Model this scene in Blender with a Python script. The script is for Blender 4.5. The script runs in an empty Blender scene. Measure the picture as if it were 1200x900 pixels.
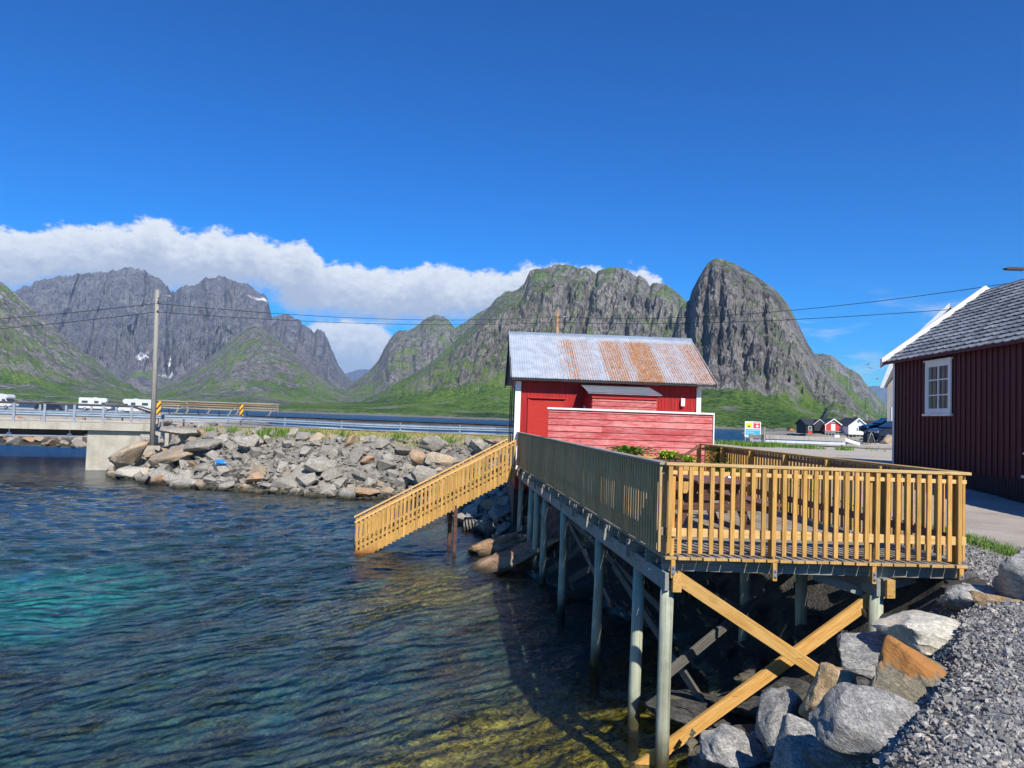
import bpy, bmesh, math, random
import numpy as np
from mathutils import Vector, Matrix, noise as mn

R = math.radians
scene = bpy.context.scene
C = scene.collection

# ------------------------------------------------------------------ camera
EYE = 3.9; F = 850.0; ROLL = R(2.0); PITCH = R(2.6)
cf = Vector((0, math.cos(PITCH), math.sin(PITCH)))
_u0 = Vector((0, -math.sin(PITCH), math.cos(PITCH))); _x0 = Vector((1, 0, 0))
cr = _x0*math.cos(ROLL) + _u0*math.sin(ROLL)
cu = -_x0*math.sin(ROLL) + _u0*math.cos(ROLL)
cam = bpy.data.cameras.new('camera'); camo = bpy.data.objects.new('camera', cam); C.objects.link(camo)
m = Matrix.Identity(4)
for i in range(3):
    m[i][0] = cr[i]; m[i][1] = cu[i]; m[i][2] = -cf[i]
m[2][3] = EYE
camo.matrix_world = m
cam.sensor_width = 36; cam.lens = F/1200*36; cam.clip_start = .05; cam.clip_end = 40000
scene.camera = camo

def ray(px, py):
    return cf + cr*((px-600)/F) + cu*((450-py)/F)
def at(px, py, D):
    d = ray(px, py); return Vector((0, 0, EYE)) + d*(D/d.y)
def gz(px, py, z):
    d = ray(px, py); return Vector((0, 0, EYE)) + d*((z-EYE)/d.z)

# ------------------------------------------------------------------ sun, sky
SUN_EL = R(42); SUN_AZ = R(161)
sd = Vector((math.sin(SUN_AZ)*math.cos(SUN_EL), math.cos(SUN_AZ)*math.cos(SUN_EL), math.sin(SUN_EL)))
sl = bpy.data.lights.new('sun', 'SUN'); sl.energy = 5.0; sl.angle = R(.5); sl.color = (1, .94, .85)
so = bpy.data.objects.new('sun', sl); C.objects.link(so)
so.rotation_euler = sd.to_track_quat('Z', 'Y').to_euler(); so.location = (0, 0, 60)
scene.view_settings.view_transform = 'Standard'; scene.view_settings.look = 'None'
scene.view_settings.exposure = 0.45; scene.view_settings.gamma = 1
scene.cycles.max_bounces = 8; scene.cycles.transparent_max_bounces = 12
scene.cycles.volume_bounces = 0; scene.cycles.use_denoising = True
scene.cycles.sample_clamp_indirect = 6

W = bpy.data.worlds.new('World'); scene.world = W; W.use_nodes = True
nt = W.node_tree; nt.nodes.clear()
def N(t, **k):
    n = nt.nodes.new(t)
    for a, v in k.items():
        if a.startswith('i_'): n.inputs[a[2:]].default_value = v
        else: setattr(n, a, v)
    return n
def L(a, b): nt.links.new(a, b)
def math_(op, a, b=None, c=None, clamp=False):
    n = nt.nodes.new('ShaderNodeMath'); n.operation = op; n.use_clamp = clamp
    for i, v in enumerate((a, b, c)):
        if v is None: continue
        if isinstance(v, (int, float)): n.inputs[i].default_value = v
        else: nt.links.new(v, n.inputs[i])
    return n.outputs[0]
def mixc(f, a, b, blend='MIX'):
    n = nt.nodes.new('ShaderNodeMix'); n.data_type = 'RGBA'; n.blend_type = blend; n.clamp_factor = True
    for i, v in ((0, f), (6, a), (7, b)):
        if isinstance(v, (int, float)): n.inputs[i].default_value = v
        elif isinstance(v, tuple): n.inputs[i].default_value = v if len(v) == 4 else (*v, 1)
        else: nt.links.new(v, n.inputs[i])
    return n.outputs[2]
def ramp(fac, stops, interp='LINEAR'):
    n = nt.nodes.new('ShaderNodeValToRGB'); e = n.color_ramp.elements; n.color_ramp.interpolation = interp
    while len(e) < len(stops): e.new(.5)
    for s, (p, c) in zip(e, stops):
        s.position = p; s.color = (c, c, c, 1) if isinstance(c, (int, float)) else (*c, 1)
    nt.links.new(fac, n.inputs[0]); return n.outputs[0]
def smooth(v, lo, hi):
    n = nt.nodes.new('ShaderNodeMapRange'); n.interpolation_type = 'SMOOTHSTEP'
    if isinstance(v, (int, float)): n.inputs[0].default_value = v
    else: nt.links.new(v, n.inputs[0])
    n.inputs[1].default_value = lo; n.inputs[2].default_value = hi
    return n.outputs[0]

sky = N('ShaderNodeTexSky', sky_type='NISHITA', sun_disc=False, sun_elevation=SUN_EL, sun_rotation=SUN_AZ,
        air_density=1.0, dust_density=.15, ozone_density=4.0, altitude=300)
hs = N('ShaderNodeHueSaturation'); hs.inputs['Saturation'].default_value = 1.85; hs.inputs['Value'].default_value = .82
hs.inputs['Hue'].default_value = .505
gm = N('ShaderNodeGamma'); gm.inputs[1].default_value = 1.22; L(sky.outputs[0], gm.inputs[0]); L(gm.outputs[0], hs.inputs['Color'])
tc = N('ShaderNodeTexCoord'); sp = N('ShaderNodeSeparateXYZ'); L(tc.outputs['Generated'], sp.inputs[0])
az = math_('MULTIPLY', math_('ARCTAN2', sp.outputs[0], sp.outputs[1]), 57.2958)          # degrees, 0 = north
el = math_('MULTIPLY', math_('ARCSINE', sp.outputs[2]), 57.2958)
def azel(px, py):
    d = ray(px, py).normalized()
    return math.degrees(math.atan2(d.x, d.y)), math.degrees(math.asin(d.z))
def curve(pts, lo=-45, hi=45, emax=20):
    n = nt.nodes.new('ShaderNodeFloatCurve'); cv = n.mapping.curves[0]
    n.mapping.use_clip = False
    P = []
    for p in pts:
        a, e = azel(*p); P.append(((a-lo)/(hi-lo), e/emax))
    P.sort()
    P = [(0, P[0][1])] + [p for p in P if 0 < p[0] < 1] + [(1, P[-1][1])]
    while len(cv.points) < len(P): cv.points.new(.5, .5)
    for q, p in zip(cv.points, P): q.location = p; q.handle_type = 'AUTO'
    n.mapping.update()
    L(math_('DIVIDE', math_('SUBTRACT', az, lo), hi-lo), n.inputs[1])
    return math_('MULTIPLY', n.outputs[0], emax)
def wnoise(scale, detail, rough=.55, off=(0, 0, 0), sx=1, sy=1, dist=0):
    cb = N('ShaderNodeCombineXYZ'); L(math_('MULTIPLY', az, sx), cb.inputs[0]); L(math_('MULTIPLY', el, sy), cb.inputs[1])
    mp = N('ShaderNodeMapping'); mp.inputs[1].default_value = off; L(cb.outputs[0], mp.inputs[0])
    n = N('ShaderNodeTexNoise', i_Scale=scale, i_Detail=detail, i_Roughness=rough, i_Distortion=dist); L(mp.outputs[0], n.inputs[0])
    return n.outputs[0]
# main cloud bank
top = curve([(-300,300),(-100,275),(0,266),(40,263),(100,256),(150,260),(180,252),(215,270),(260,267),(320,279),(362,285),(385,306),(410,309),(470,312),(505,309),(560,318),(610,312),(660,308),(700,311),(735,311),(765,322),(790,345),(830,400),(1000,470),(1400,520)])
bot = curve([(-300,345),(0,352),(60,335),(200,345),(310,343),(345,368),(380,372),(440,378),(500,380),(560,372),(700,372),(800,380),(1000,520),(1400,560)])
n1 = wnoise(.42, 8, .6, (3, 1, 2), 1, 1.3, .3)
n2 = wnoise(1.4, 6, .6, (9, 4, 1), 1, 1.6, .2)
dtop = math_('ADD', math_('SUBTRACT', top, el), math_('ADD', math_('MULTIPLY', math_('SUBTRACT', n1, .5), 2.6), math_('MULTIPLY', math_('SUBTRACT', n2, .5), .9)))
dbot = math_('ADD', math_('SUBTRACT', el, bot), math_('ADD', math_('MULTIPLY', math_('SUBTRACT', n2, .5), 1.6), math_('MULTIPLY', math_('SUBTRACT', n1, .5), 1.4)))
n4_ = wnoise(3.4, 5, .65, (5, 2, 8), 1, 1.5, .3)
dtop = math_('ADD', dtop, math_('MULTIPLY', math_('SUBTRACT', n4_, .5), .5))
m1 = math_('MULTIPLY', smooth(dtop, -.05, .55), smooth(dbot, -.7, 1.1))
# low cumulus in the gap
top2 = curve([(320,470),(345,400),(365,380),(400,372),(440,376),(465,395),(490,440),(520,480)])
dt2 = math_('ADD', math_('SUBTRACT', top2, el), math_('MULTIPLY', math_('SUBTRACT', n1, .5), 2.0))
m2 = math_('MULTIPLY', math_('MULTIPLY', smooth(dt2, -.1, .6), math_('LESS_THAN', az, -5)), math_('GREATER_THAN', az, -25))
# thin veils on the right
n3 = wnoise(.25, 7, .6, (1, 7, 3), .6, 3.0, .4)
vm = math_('MULTIPLY', smooth(n3, .50, .74), math_('MULTIPLY', smooth(az, 14, 22), math_('MULTIPLY', smooth(el, 1, 3.5), math_('SUBTRACT', 1, smooth(el, 7.5, 11)))))
vm = math_('MULTIPLY', vm, .5)
cm = math_('MAXIMUM', math_('MAXIMUM', m1, m2), vm)
cm = math_('MULTIPLY', cm, .96)
lit = smooth(math_('ADD', math_('SUBTRACT', 2.6, dtop), math_('MULTIPLY', math_('SUBTRACT', n2, .5), 4.5)), -1.2, 2.6)
lit2 = smooth(math_('ADD', math_('SUBTRACT', 2.2, dt2), math_('MULTIPLY', math_('SUBTRACT', n2, .5), 4)), -1.5, 2.0)
litm = mixc(m2, lit, lit2)
ccol = mixc(litm, (5.0, 5.6, 6.8), (9.4, 9.7, 10.0))
out = mixc(cm, mixc(1.0, hs.outputs[0], (.30, 1.07, 1.26), 'MULTIPLY'), ccol)
bg = N('ShaderNodeBackground'); bg.inputs['Strength'].default_value = .075; L(out, bg.inputs[0])
wo = N('ShaderNodeOutputWorld'); L(bg.outputs[0], wo.inputs[0])

# ------------------------------------------------------------------ numpy noise
rng = np.random.RandomState(7)
_perm = rng.permutation(65536)
def _h(ix, iy, iz):
    return _perm[(_perm[(_perm[ix & 65535] + iy) & 65535] + iz) & 65535] / 65535.0
def vnoise(x, y, z=0.0):
    x = np.asarray(x, float); y = np.asarray(y, float)+0*x; z = np.asarray(z, float)+0*x
    ix = np.floor(x).astype(int); iy = np.floor(y).astype(int); iz = np.floor(z).astype(int)
    fx = x-ix; fy = y-iy; fz = z-iz
    fx = fx*fx*fx*(fx*(fx*6-15)+10); fy = fy*fy*fy*(fy*(fy*6-15)+10); fz = fz*fz*fz*(fz*(fz*6-15)+10)
    r = 0
    for dx in (0, 1):
        for dy in (0, 1):
            for dz in (0, 1):
                w = (fx if dx else 1-fx)*(fy if dy else 1-fy)*(fz if dz else 1-fz)
                r = r + w*_h(ix+dx, iy+dy, iz+dz)
    return r*2-1
def fbm(x, y, z=0.0, o=5, g=.5, lac=2.03):
    s = 0; a = 1; t = 0
    for i in range(o):
        s = s + a*vnoise(x+17.3*i, y+9.1*i, np.asarray(z)+3.7*i); t += a
        a *= g; x = x*lac; y = y*lac; z = np.asarray(z)*lac
    return s/t
def ridged(x, y, z=0.0, o=4, g=.5):
    s = 0; a = 1; t = 0
    for i in range(o):
        s = s + a*(1-2*np.abs(vnoise(x+11.3*i, y+5.1*i, np.asarray(z)+2.7*i))); t += a
        a *= g; x = x*2.1; y = y*2.1; z = np.asarray(z)*2.1
    return s/t
def sstep(x, a, b):
    t = np.clip((np.asarray(x, float)-a)/(b-a), 0, 1); return t*t*(3-2*t)

# ------------------------------------------------------------------ object helpers
def tag(o, label=None, cat=None, group=None, kind=None):
    if label: o['label'] = label
    if cat: o['category'] = cat
    if group: o['group'] = group
    if kind: o['kind'] = kind
    return o
def link(name, me, parent=None, mats=()):
    o = bpy.data.objects.new(name, me); C.objects.link(o)
    if parent is not None: o.parent = parent
    for mm in mats: me.materials.append(mm)
    return o
def empty(name, loc=(0, 0, 0), rz=0, label=None, cat=None, group=None):
    o = bpy.data.objects.new(name, None); C.objects.link(o); o.location = loc; o.rotation_euler = (0, 0, rz)
    o.empty_display_size = .1
    return tag(o, label, cat, group)
def copy_tree(o, parent=None):
    c = o.copy(); C.objects.link(c); c.parent = parent
    for ch in [x for x in C.objects if x.parent == o]: copy_tree(ch, c)
    return c
def np_mesh(name, V, Fq, smoothf=True):
    me = bpy.data.meshes.new(name); V = np.asarray(V, np.float32); Fq = np.asarray(Fq, np.int32)
    me.vertices.add(len(V)); me.vertices.foreach_set('co', V.ravel())
    k = Fq.shape[1]; me.loops.add(Fq.size); me.loops.foreach_set('vertex_index', Fq.ravel())
    me.polygons.add(len(Fq)); me.polygons.foreach_set('loop_start', np.arange(0, Fq.size, k, dtype=np.int32))
    me.polygons.foreach_set('loop_total', np.full(len(Fq), k, np.int32))
    me.polygons.foreach_set('use_smooth', np.full(len(Fq), smoothf))
    me.update(calc_edges=True); me.validate(); return me
def grid_faces(nr, nc):
    i = np.arange(nr-1)[:, None]*nc + np.arange(nc-1)[None, :]
    i = i.ravel(); return np.stack([i, i+1, i+nc+1, i+nc], 1)

class MB:
    """collects shapes; build() links them as ONE mesh object"""
    def __init__(s): s.v = []; s.f = []; s.mi = []; s.r = []; s.g = []; s.sm = []
    def add(s, vs, fs, mi=0, rnd=None, sm=False, g=None):
        b = len(s.v); rnd = random.random() if rnd is None else rnd
        s.v += [tuple(v) for v in vs]; s.r += [rnd]*len(vs); s.g += list(g) if g else [tuple(v) for v in vs]
        for f in fs: s.f.append([b+i for i in f]); s.mi.append(mi); s.sm.append(sm)
        return s
    def box(s, x0, x1, y0, y1, z0, z1, mi=0, rnd=None, M=None):
        vs = [Vector((x, y, z)) for z in (z0, z1) for y in (y0, y1) for x in (x0, x1)]
        if M is not None: vs = [M @ v for v in vs]
        return s.add(vs, [(0,2,3,1),(4,5,7,6),(0,1,5,4),(2,6,7,3),(0,4,6,2),(1,3,7,5)], mi, rnd)
    def beam(s, p, q, w, h, up=(0, 0, 1), mi=0, rnd=None, zc=.5):
        """bar p->q, width w sideways, height h along up; zc: where the line sits in the height"""
        p = Vector(p); q = Vector(q); d = (q-p).normalized(); up = Vector(up)
        sd_ = d.cross(up).normalized(); u = sd_.cross(d).normalized()
        vs = []
        for e in (p, q):
            for a, b in ((-1, 0), (1, 0), (1, 1), (-1, 1)):
                vs.append(e + sd_*(a*w/2) + u*((b-zc)*h))
        ln = (q-p).length; o_ = random.uniform(0, 50); g = [(e*ln+o_, a*w/2+o_*.37, b*h+o_*.61) for e in (0, 1) for a, b in ((-1, 0), (1, 0), (1, 1), (-1, 1))]
        return s.add(vs, [(0,1,2,3),(7,6,5,4),(0,4,5,1),(1,5,6,2),(2,6,7,3),(3,7,4,0)], mi, rnd, False, g)
    def tube(s, pts, r, n=10, mi=0, rnd=None, caps=True):
        pts = [Vector(p) for p in pts]; rr = r if isinstance(r, (list, tuple)) else [r]*len(pts)
        vs = []; fs = []; t0 = None
        for i, p in enumerate(pts):
            d = (pts[min(i+1, len(pts)-1)] - pts[max(i-1, 0)]).normalized()
            if t0 is None: t0 = d.orthogonal().normalized()
            t0 = (t0 - d*t0.dot(d)).normalized(); b = d.cross(t0)
            for k in range(n):
                a = 2*math.pi*k/n; vs.append(p + (t0*math.cos(a) + b*math.sin(a))*rr[i])
        for i in range(len(pts)-1):
            for k in range(n):
                fs.append((i*n+k, i*n+(k+1) % n, (i+1)*n+(k+1) % n, (i+1)*n+k))
        s.add(vs, fs, mi, rnd, True)
        if caps:
            b = len(s.v)-len(vs)
            s.f.append([b+k for k in range(n)][::-1]); s.mi.append(mi); s.sm.append(False)
            s.f.append([b+(len(pts)-1)*n+k for k in range(n)]); s.mi.append(mi); s.sm.append(False)
        return s
    def prism(s, poly, d, mi=0, rnd=None, M=None):
        """polygon (3D points) extruded by vector d"""
        n = len(poly); d = Vector(d); a = [Vector(p) for p in poly]; vs = a + [p+d for p in a]
        if M is not None: vs = [M @ v for v in vs]
        fs = [tuple(range(n))[::-1], tuple(range(n, 2*n))] + [(i, (i+1) % n, n+(i+1) % n, n+i) for i in range(n)]
        return s.add(vs, fs, mi, rnd)
    def build(s, name, mats, parent=None, bevel=0):
        me = bpy.data.meshes.new(name); me.from_pydata(s.v, [], s.f)
        mats = mats if isinstance(mats, (list, tuple)) else [mats]
        for mm in mats: me.materials.append(mm)
        me.polygons.foreach_set('material_index', s.mi); me.polygons.foreach_set('use_smooth', s.sm)
        at_ = me.attributes.new('rnd', 'FLOAT', 'POINT'); at_.data.foreach_set('value', s.r)
        me.attributes.new('gc', 'FLOAT_VECTOR', 'POINT').data.foreach_set('vector', [c for t in s.g for c in t])
        bm = bmesh.new(); bm.from_mesh(me); bmesh.ops.recalc_face_normals(bm, faces=bm.faces); bm.to_mesh(me); bm.free()
        me.update()
        o = bpy.data.objects.new(name, me); C.objects.link(o)
        if parent is not None: o.parent = parent
        if bevel:
            b = o.modifiers.new('bevel', 'BEVEL'); b.width = bevel; b.segments = 1; b.limit_method = 'ANGLE'; b.angle_limit = R(40)
        return o

# ------------------------------------------------------------------ materials
def material(name):
    global nt
    mt = bpy.data.materials.new(name); mt.use_nodes = True; nt = mt.node_tree; nt.nodes.clear()
    o = nt.nodes.new('ShaderNodeOutputMaterial'); b = nt.nodes.new('ShaderNodeBsdfPrincipled')
    nt.links.new(b.outputs[0], o.inputs[0]); return mt, b, o
def setin(b, k, v):
    if isinstance(v, (int, float)): b.inputs[k].default_value = v
    elif isinstance(v, tuple): b.inputs[k].default_value = (*v, 1) if len(v) == 3 else v
    else: nt.links.new(v, b.inputs[k])
def coord(kind='Object', scale=(1, 1, 1), loc=(0, 0, 0), rot=(0, 0, 0)):
    t = nt.nodes.new('ShaderNodeTexCoord'); mp = nt.nodes.new('ShaderNodeMapping')
    mp.inputs[1].default_value = loc; mp.inputs[2].default_value = rot; mp.inputs[3].default_value = scale
    nt.links.new(t.outputs[kind], mp.inputs[0]); return mp.outputs[0]
def tnoise(vec, scale, detail=5, rough=.55, dist=0):
    n = nt.nodes.new('ShaderNodeTexNoise'); n.inputs['Scale'].default_value = scale; n.inputs['Detail'].default_value = detail
    n.inputs['Roughness'].default_value = rough; n.inputs['Distortion'].default_value = dist
    nt.links.new(vec, n.inputs['Vector']); return n.outputs[0]
def tvor(vec, scale, feature='F1', out=0, rnd=1):
    n = nt.nodes.new('ShaderNodeTexVoronoi'); n.feature = feature; n.inputs['Scale'].default_value = scale
    n.inputs['Randomness'].default_value = rnd
    nt.links.new(vec, n.inputs['Vector']); return n.outputs[out]
def bump(h, strength=.5, dist=.02, normal=None):
    n = nt.nodes.new('ShaderNodeBump'); n.inputs['Strength'].default_value = strength; n.inputs['Distance'].default_value = dist
    nt.links.new(h, n.inputs['Height'])
    if normal is not None: nt.links.new(normal, n.inputs['Normal'])
    return n.outputs[0]
def attr(name, out=2):
    n = nt.nodes.new('ShaderNodeAttribute'); n.attribute_name = name; return n.outputs[out]
def simple(name, col, rough=.6, metal=0, var=.12, scale=6, bmp=.15, spec=.4):
    mt, b, o = material(name); v = coord()
    n = tnoise(v, scale, 6, .6)
    c = mixc(smooth(n, .3, .7), tuple(x*(1-var) for x in col), tuple(min(1, x*(1+var)) for x in col))
    setin(b, 'Base Color', c); b.inputs['Roughness'].default_value = rough; b.inputs['Metallic'].default_value = metal
    b.inputs['Specular IOR Level'].default_value = spec
    if bmp: setin(b, 'Normal', bump(tnoise(v, scale*8, 4), bmp, .004))
    return mt
def wood(name, c1, c2, grain=(22, 22, 1.3), axis=None, rough=.7, knots=True, weather=None, wet=None, gc=False):
    """sawn timber; grain follows the thing's longest direction as given by the scale"""
    mt, b, o = material(name); v = coord('Object', grain)
    if gc:
        mp_ = nt.nodes.new('ShaderNodeMapping'); mp_.inputs[3].default_value = grain; nt.links.new(attr('gc', 1), mp_.inputs[0]); v = mp_.outputs[0]
    g = tnoise(v, 2.2, 7, .65, .6); r = attr('rnd')
    c = mixc(smooth(g, .32, .68), c1, c2)
    c = mixc(math_('MULTIPLY', r, .55), c, mixc(.5, c, c1, 'MULTIPLY'))
    hsv = nt.nodes.new('ShaderNodeHueSaturation'); nt.links.new(c, hsv.inputs['Color'])
    nt.links.new(math_('ADD', .70, math_('MULTIPLY', r, .50)), hsv.inputs['Value']); c = hsv.outputs[0]
    v2 = coord('Object', tuple(max(x*.25, .8) for x in grain))
    if knots:
        k = tvor(v2, 2.6); c = mixc(math_('MULTIPLY', math_('SUBTRACT', 1, smooth(k, .05, .13)), .7), c, tuple(x*.35 for x in c1))
    if weather:
        w = tnoise(coord('Object', (1, 1, 1)), 1.7, 6, .65); c = mixc(math_('MULTIPLY', smooth(w, .38, .68), .75), c, weather)
    d = tnoise(coord('Object', (1, 1, 1)), 4.5, 5); c = mixc(math_('MULTIPLY', smooth(d, .5, .8), .3), c, tuple(x*.45 for x in c1))
    if wet:
        geo = nt.nodes.new('ShaderNodeNewGeometry'); s3 = nt.nodes.new('ShaderNodeSeparateXYZ'); nt.links.new(geo.outputs[0], s3.inputs[0])
        zz = math_('ADD', s3.outputs[2], math_('MULTIPLY', math_('SUBTRACT', tnoise(coord(), 5, 4), .5), .35))
        c = mixc(math_('SUBTRACT', 1, smooth(zz, wet[0], wet[1])), c, wet[2])
    setin(b, 'Base Color', c); b.inputs['Roughness'].default_value = rough; b.inputs['Specular IOR Level'].default_value = .3
    setin(b, 'Normal', bump(g, .35, .004)); return mt

M = {}
pine1, pine2 = (.47, .25, .055), (.68, .41, .12)
M['pine_v'] = wood('pine_upright', pine1, pine2, (24, 24, 1.2))
M['pine_x'] = wood('pine_sideways', (.60, .37, .13), (.80, .56, .26), (1.2, 24, 24))
M['pine_y'] = wood('pine_lengthwise', pine1, (.70, .50, .24), (24, 1.2, 24))
M['pine_d'] = wood('pine_brace', pine1, (.66, .43, .15), (1.4, 26, 26), gc=True)
M['oldpine_v'] = wood('weathered_upright', (.40, .26, .11), (.64, .45, .22), (24, 24, 1.2), weather=(.40, .30, .16))
M['oldpine_y'] = wood('weathered_lengthwise', (.24, .19, .13), (.40, .33, .25), (24, 1.2, 24), weather=(.34, .32, .28))
M['deck'] = wood('deck_board_wood', (.24, .18, .115), (.42, .34, .24), (24, 1.0, 24), weather=(.36, .34, .30))
M['grey_y'] = wood('grey_beam_wood', (.20, .20, .175), (.33, .33, .29), (20, 1.0, 20), weather=(.27, .30, .28))
M['grey_x'] = wood('grey_joist_wood', (.20, .18, .14), (.36, .33, .26), (1.0, 20, 20), weather=(.3, .3, .26))
M['pile'] = wood('green_pile_wood', (.21, .235, .165), (.50, .52, .40), (18, 18, .6), rough=.75, knots=False, weather=(.45, .47, .36), wet=(.05, .55, (.05, .045, .02)))
M['brown'] = wood('stained_brown_wood', (.075, .035, .022), (.17, .085, .055), (1.2, 20, 20), rough=.6, knots=False)
M['brown_y'] = wood('stained_and_shade_brown_long', (.16, .07, .045), (.30, .15, .10), (20, 1.2, 20), rough=.55, knots=False)  # stain on the picnic table; stands in for shade on the right railing
M['stairwood'] = wood('stair_pine', (.42, .235, .055), (.64, .40, .125), (24, 24, 1.2), wet=(-.05, .22, (.22, .08, .02)))
M['steel'] = simple('galvanised_steel', (.36, .39, .42), .42, .55, .12, 3, .05)
M['pale_steel'] = simple('pale_blue_steel', (.29, .36, .43), .4, .35, .1, 3, .03)
M['dark_steel'] = simple('dark_brown_steel', (.07, .055, .05), .7, .2, .3, 2, .1)
M['black'] = simple('black_rubber', (.02, .02, .022), .6, 0, .2, 8, .05)
M['white'] = simple('white_paint', (.78, .78, .76), .5, 0, .05, 5, .08)
M['lightgrey'] = simple('light_grey_paint', (.50, .52, .54), .5, 0, .08, 5, .05)
M['yellow'] = simple('yellow_paint', (.80, .42, .03), .5, 0, .08, 5, .03)
M['blueplastic'] = simple('blue_plastic', (.02, .22, .72), .35, 0, .05, 5, 0)
M['carpaint'] = simple('dark_blue_car_paint', (.018, .024, .05), .18, .3, .05, 2, 0, .6)
M['chrome'] = simple('bright_chrome', (.6, .62, .65), .2, .9, .05, 2, 0)
M['whitevan'] = simple('white_vehicle_paint', (.52, .54, .55), .3, 0, .04, 2, 0)
M['tar'] = simple('black_tarred_boards', (.018, .018, .020), .6, 0, .3, 6, .2)
M['slate_far'] = simple('dark_slate_roof', (.035, .036, .04), .6, 0, .2, 3, .1)
M['redhouse'] = simple('bright_red_paint', (.50, .035, .02), .6, 0, .12, 4, .1)
M['whitehouse'] = simple('white_boards', (.74, .76, .78), .6, 0, .05, 4, .1)
M['greywall'] = simple('pale_grey_render', (.40, .37, .34), .85, 0, .12, 2, .2)
M['signwhite'] = simple('sign_white', (.75, .77, .78), .5, 0, .03, 2, 0)
M['signyellow'] = simple('sign_yellow', (.85, .60, .02), .5, 0, .03, 2, 0)
M['signred'] = simple('sign_red', (.75, .05, .06), .5, 0, .03, 2, 0)
M['signblue'] = simple('sign_blue', (.02, .36, .75), .5, 0, .06, 2, 0)
M['orange'] = simple('orange_hut_paint', (.55, .16, .03), .6, 0, .1, 2, 0)
M['feather'] = simple('dark_feather', (.16, .16, .18), .8, 0, .2, 2, 0)

def glass(name, col=(.03, .04, .05), rough=.03):
    mt, b, o = material(name); setin(b, 'Base Color', col); b.inputs['Roughness'].default_value = rough
    b.inputs['Specular IOR Level'].default_value = .9; b.inputs['Coat Weight'].default_value = .6; b.inputs['Coat Roughness'].default_value = .02
    return mt
M['glass'] = glass('dark_glazing'); M['paneglass'] = glass('window_pane_glass', (.10, .11, .09), .05)
mt, b, o = material('side_glazing'); setin(b, 'Base Color', (.28, .32, .36)); b.inputs['Roughness'].default_value = .04
b.inputs['Metallic'].default_value = .75; M['sideglass'] = mt

def concrete():
    mt, b, o = material('board_marked_concrete'); v = coord()
    n = tnoise(v, 1.2, 8, .65); n2 = tnoise(v, 14, 5); st = tnoise(coord('Object', (2.2, 2.2, .18)), 2, 5)
    c = mixc(smooth(n, .3, .7), (.34, .31, .245), (.47, .44, .36)); c = mixc(math_('MULTIPLY', smooth(st, .52, .72), .45), c, (.22, .20, .155))
    setin(b, 'Base Color', c); b.inputs['Roughness'].default_value = .9; setin(b, 'Normal', bump(n2, .3, .01)); return mt
M['concrete'] = concrete()

def rock_mat(name, c1, c2, c3=None, scale=1.0, wet=True, rust=.0, foliation=(1, 1, 2.6), bstr=.6, face=None, speck=0):
    mt, b, o = material(name)
    v = coord('Object', (scale, scale, scale)); vf = coord('Object', tuple(scale*x for x in foliation), rot=(.5, .3, .2))
    big = tnoise(v, 1.3, 6, .6, .4); fine = tnoise(vf, 16, 8, .72); mid = tnoise(vf, 4.5, 7, .65, .8)
    c = mixc(smooth(mid, .34, .66), c1, c2); c = mixc(smooth(fine, .42, .62), mixc(.55, c, tuple(x*.35 for x in c1)), c)
    if speck:
        sp1 = tnoise(v, 42, 4, .75); c = mixc(math_('MULTIPLY', smooth(sp1, .55, .64), speck), c, tuple(x*.25 for x in c1)); c = mixc(math_('MULTIPLY', smooth(sp1, .46, .36), speck*.8), c, tuple(min(.8, x*1.35) for x in c2))
    if c3:
        fm = smooth(big, .50, .66)
        if face:
            vv = nt.nodes.new('ShaderNodeVectorMath'); vv.operation = 'DOT_PRODUCT'; nt.links.new(coord(), vv.inputs[0]); vv.inputs[1].default_value = face
            fm = smooth(math_('ADD', vv.outputs['Value'], math_('MULTIPLY', math_('SUBTRACT', mid, .5), .25)), .13, .19)
        c = mixc(math_('MULTIPLY', fm, rust), c, c3)
    oi = nt.nodes.new('ShaderNodeObjectInfo'); r = oi.outputs['Random']
    hsv = nt.nodes.new('ShaderNodeHueSaturation'); nt.links.new(c, hsv.inputs['Color'])
    nt.links.new(math_('ADD', .78, math_('MULTIPLY', r, .45)), hsv.inputs['Value']); c = hsv.outputs[0]
    rough = .85
    geo = nt.nodes.new('ShaderNodeNewGeometry'); s3 = nt.nodes.new('ShaderNodeSeparateXYZ'); nt.links.new(geo.outputs[0], s3.inputs[0])
    if wet:
        zz = math_('ADD', s3.outputs[2], math_('MULTIPLY', math_('SUBTRACT', big, .5), .4))
        wf = math_('SUBTRACT', 1, smooth(zz, .02, .30)); c = mixc(wf, c, (.035, .032, .018))
    setin(b, 'Base Color', c); b.inputs['Roughness'].default_value = rough; b.inputs['Specular IOR Level'].default_value = .3
    h = math_('ADD', math_('MULTIPLY', mid, .7), math_('MULTIPLY', fine, .5))
    setin(b, 'Normal', bump(h, bstr, .05/scale if scale > 1 else .05)); return mt
M['rock'] = rock_mat('grey_gneiss', (.28, .26, .22), (.47, .44, .375), (.46, .37, .26), 1.0, True, .25)
M['rock_tan'] = rock_mat('tan_granite', (.36, .29, .20), (.52, .44, .33), (.48, .29, .15), 1.0, True, .5)
M['rock_rust'] = rock_mat('rusty_stone', (.38, .25, .15), (.48, .37, .26), (.48, .24, .11), 1.0, True, .6)
M['rock_fg'] = rock_mat('pale_blue_gneiss', (.19, .19, .18), (.46, .45, .42), (.50, .43, .31), 2.2, False, .4, (1, 1, 3.5), 1.0, None, .55)
M['rock_white'] = rock_mat('cream_granite', (.42, .40, .33), (.60, .57, .48), (.56, .40, .26), 1.8, False, .35, (1, 1, 2), .5, None, .2)
M['rock_orange'] = rock_mat('rust_faced_stone', (.26, .23, .16), (.42, .38, .27), (.52, .23, .06), 1.6, False, .95, (1, 1, 2.5), .9, (-.45, -.2, .9), .4)
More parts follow.
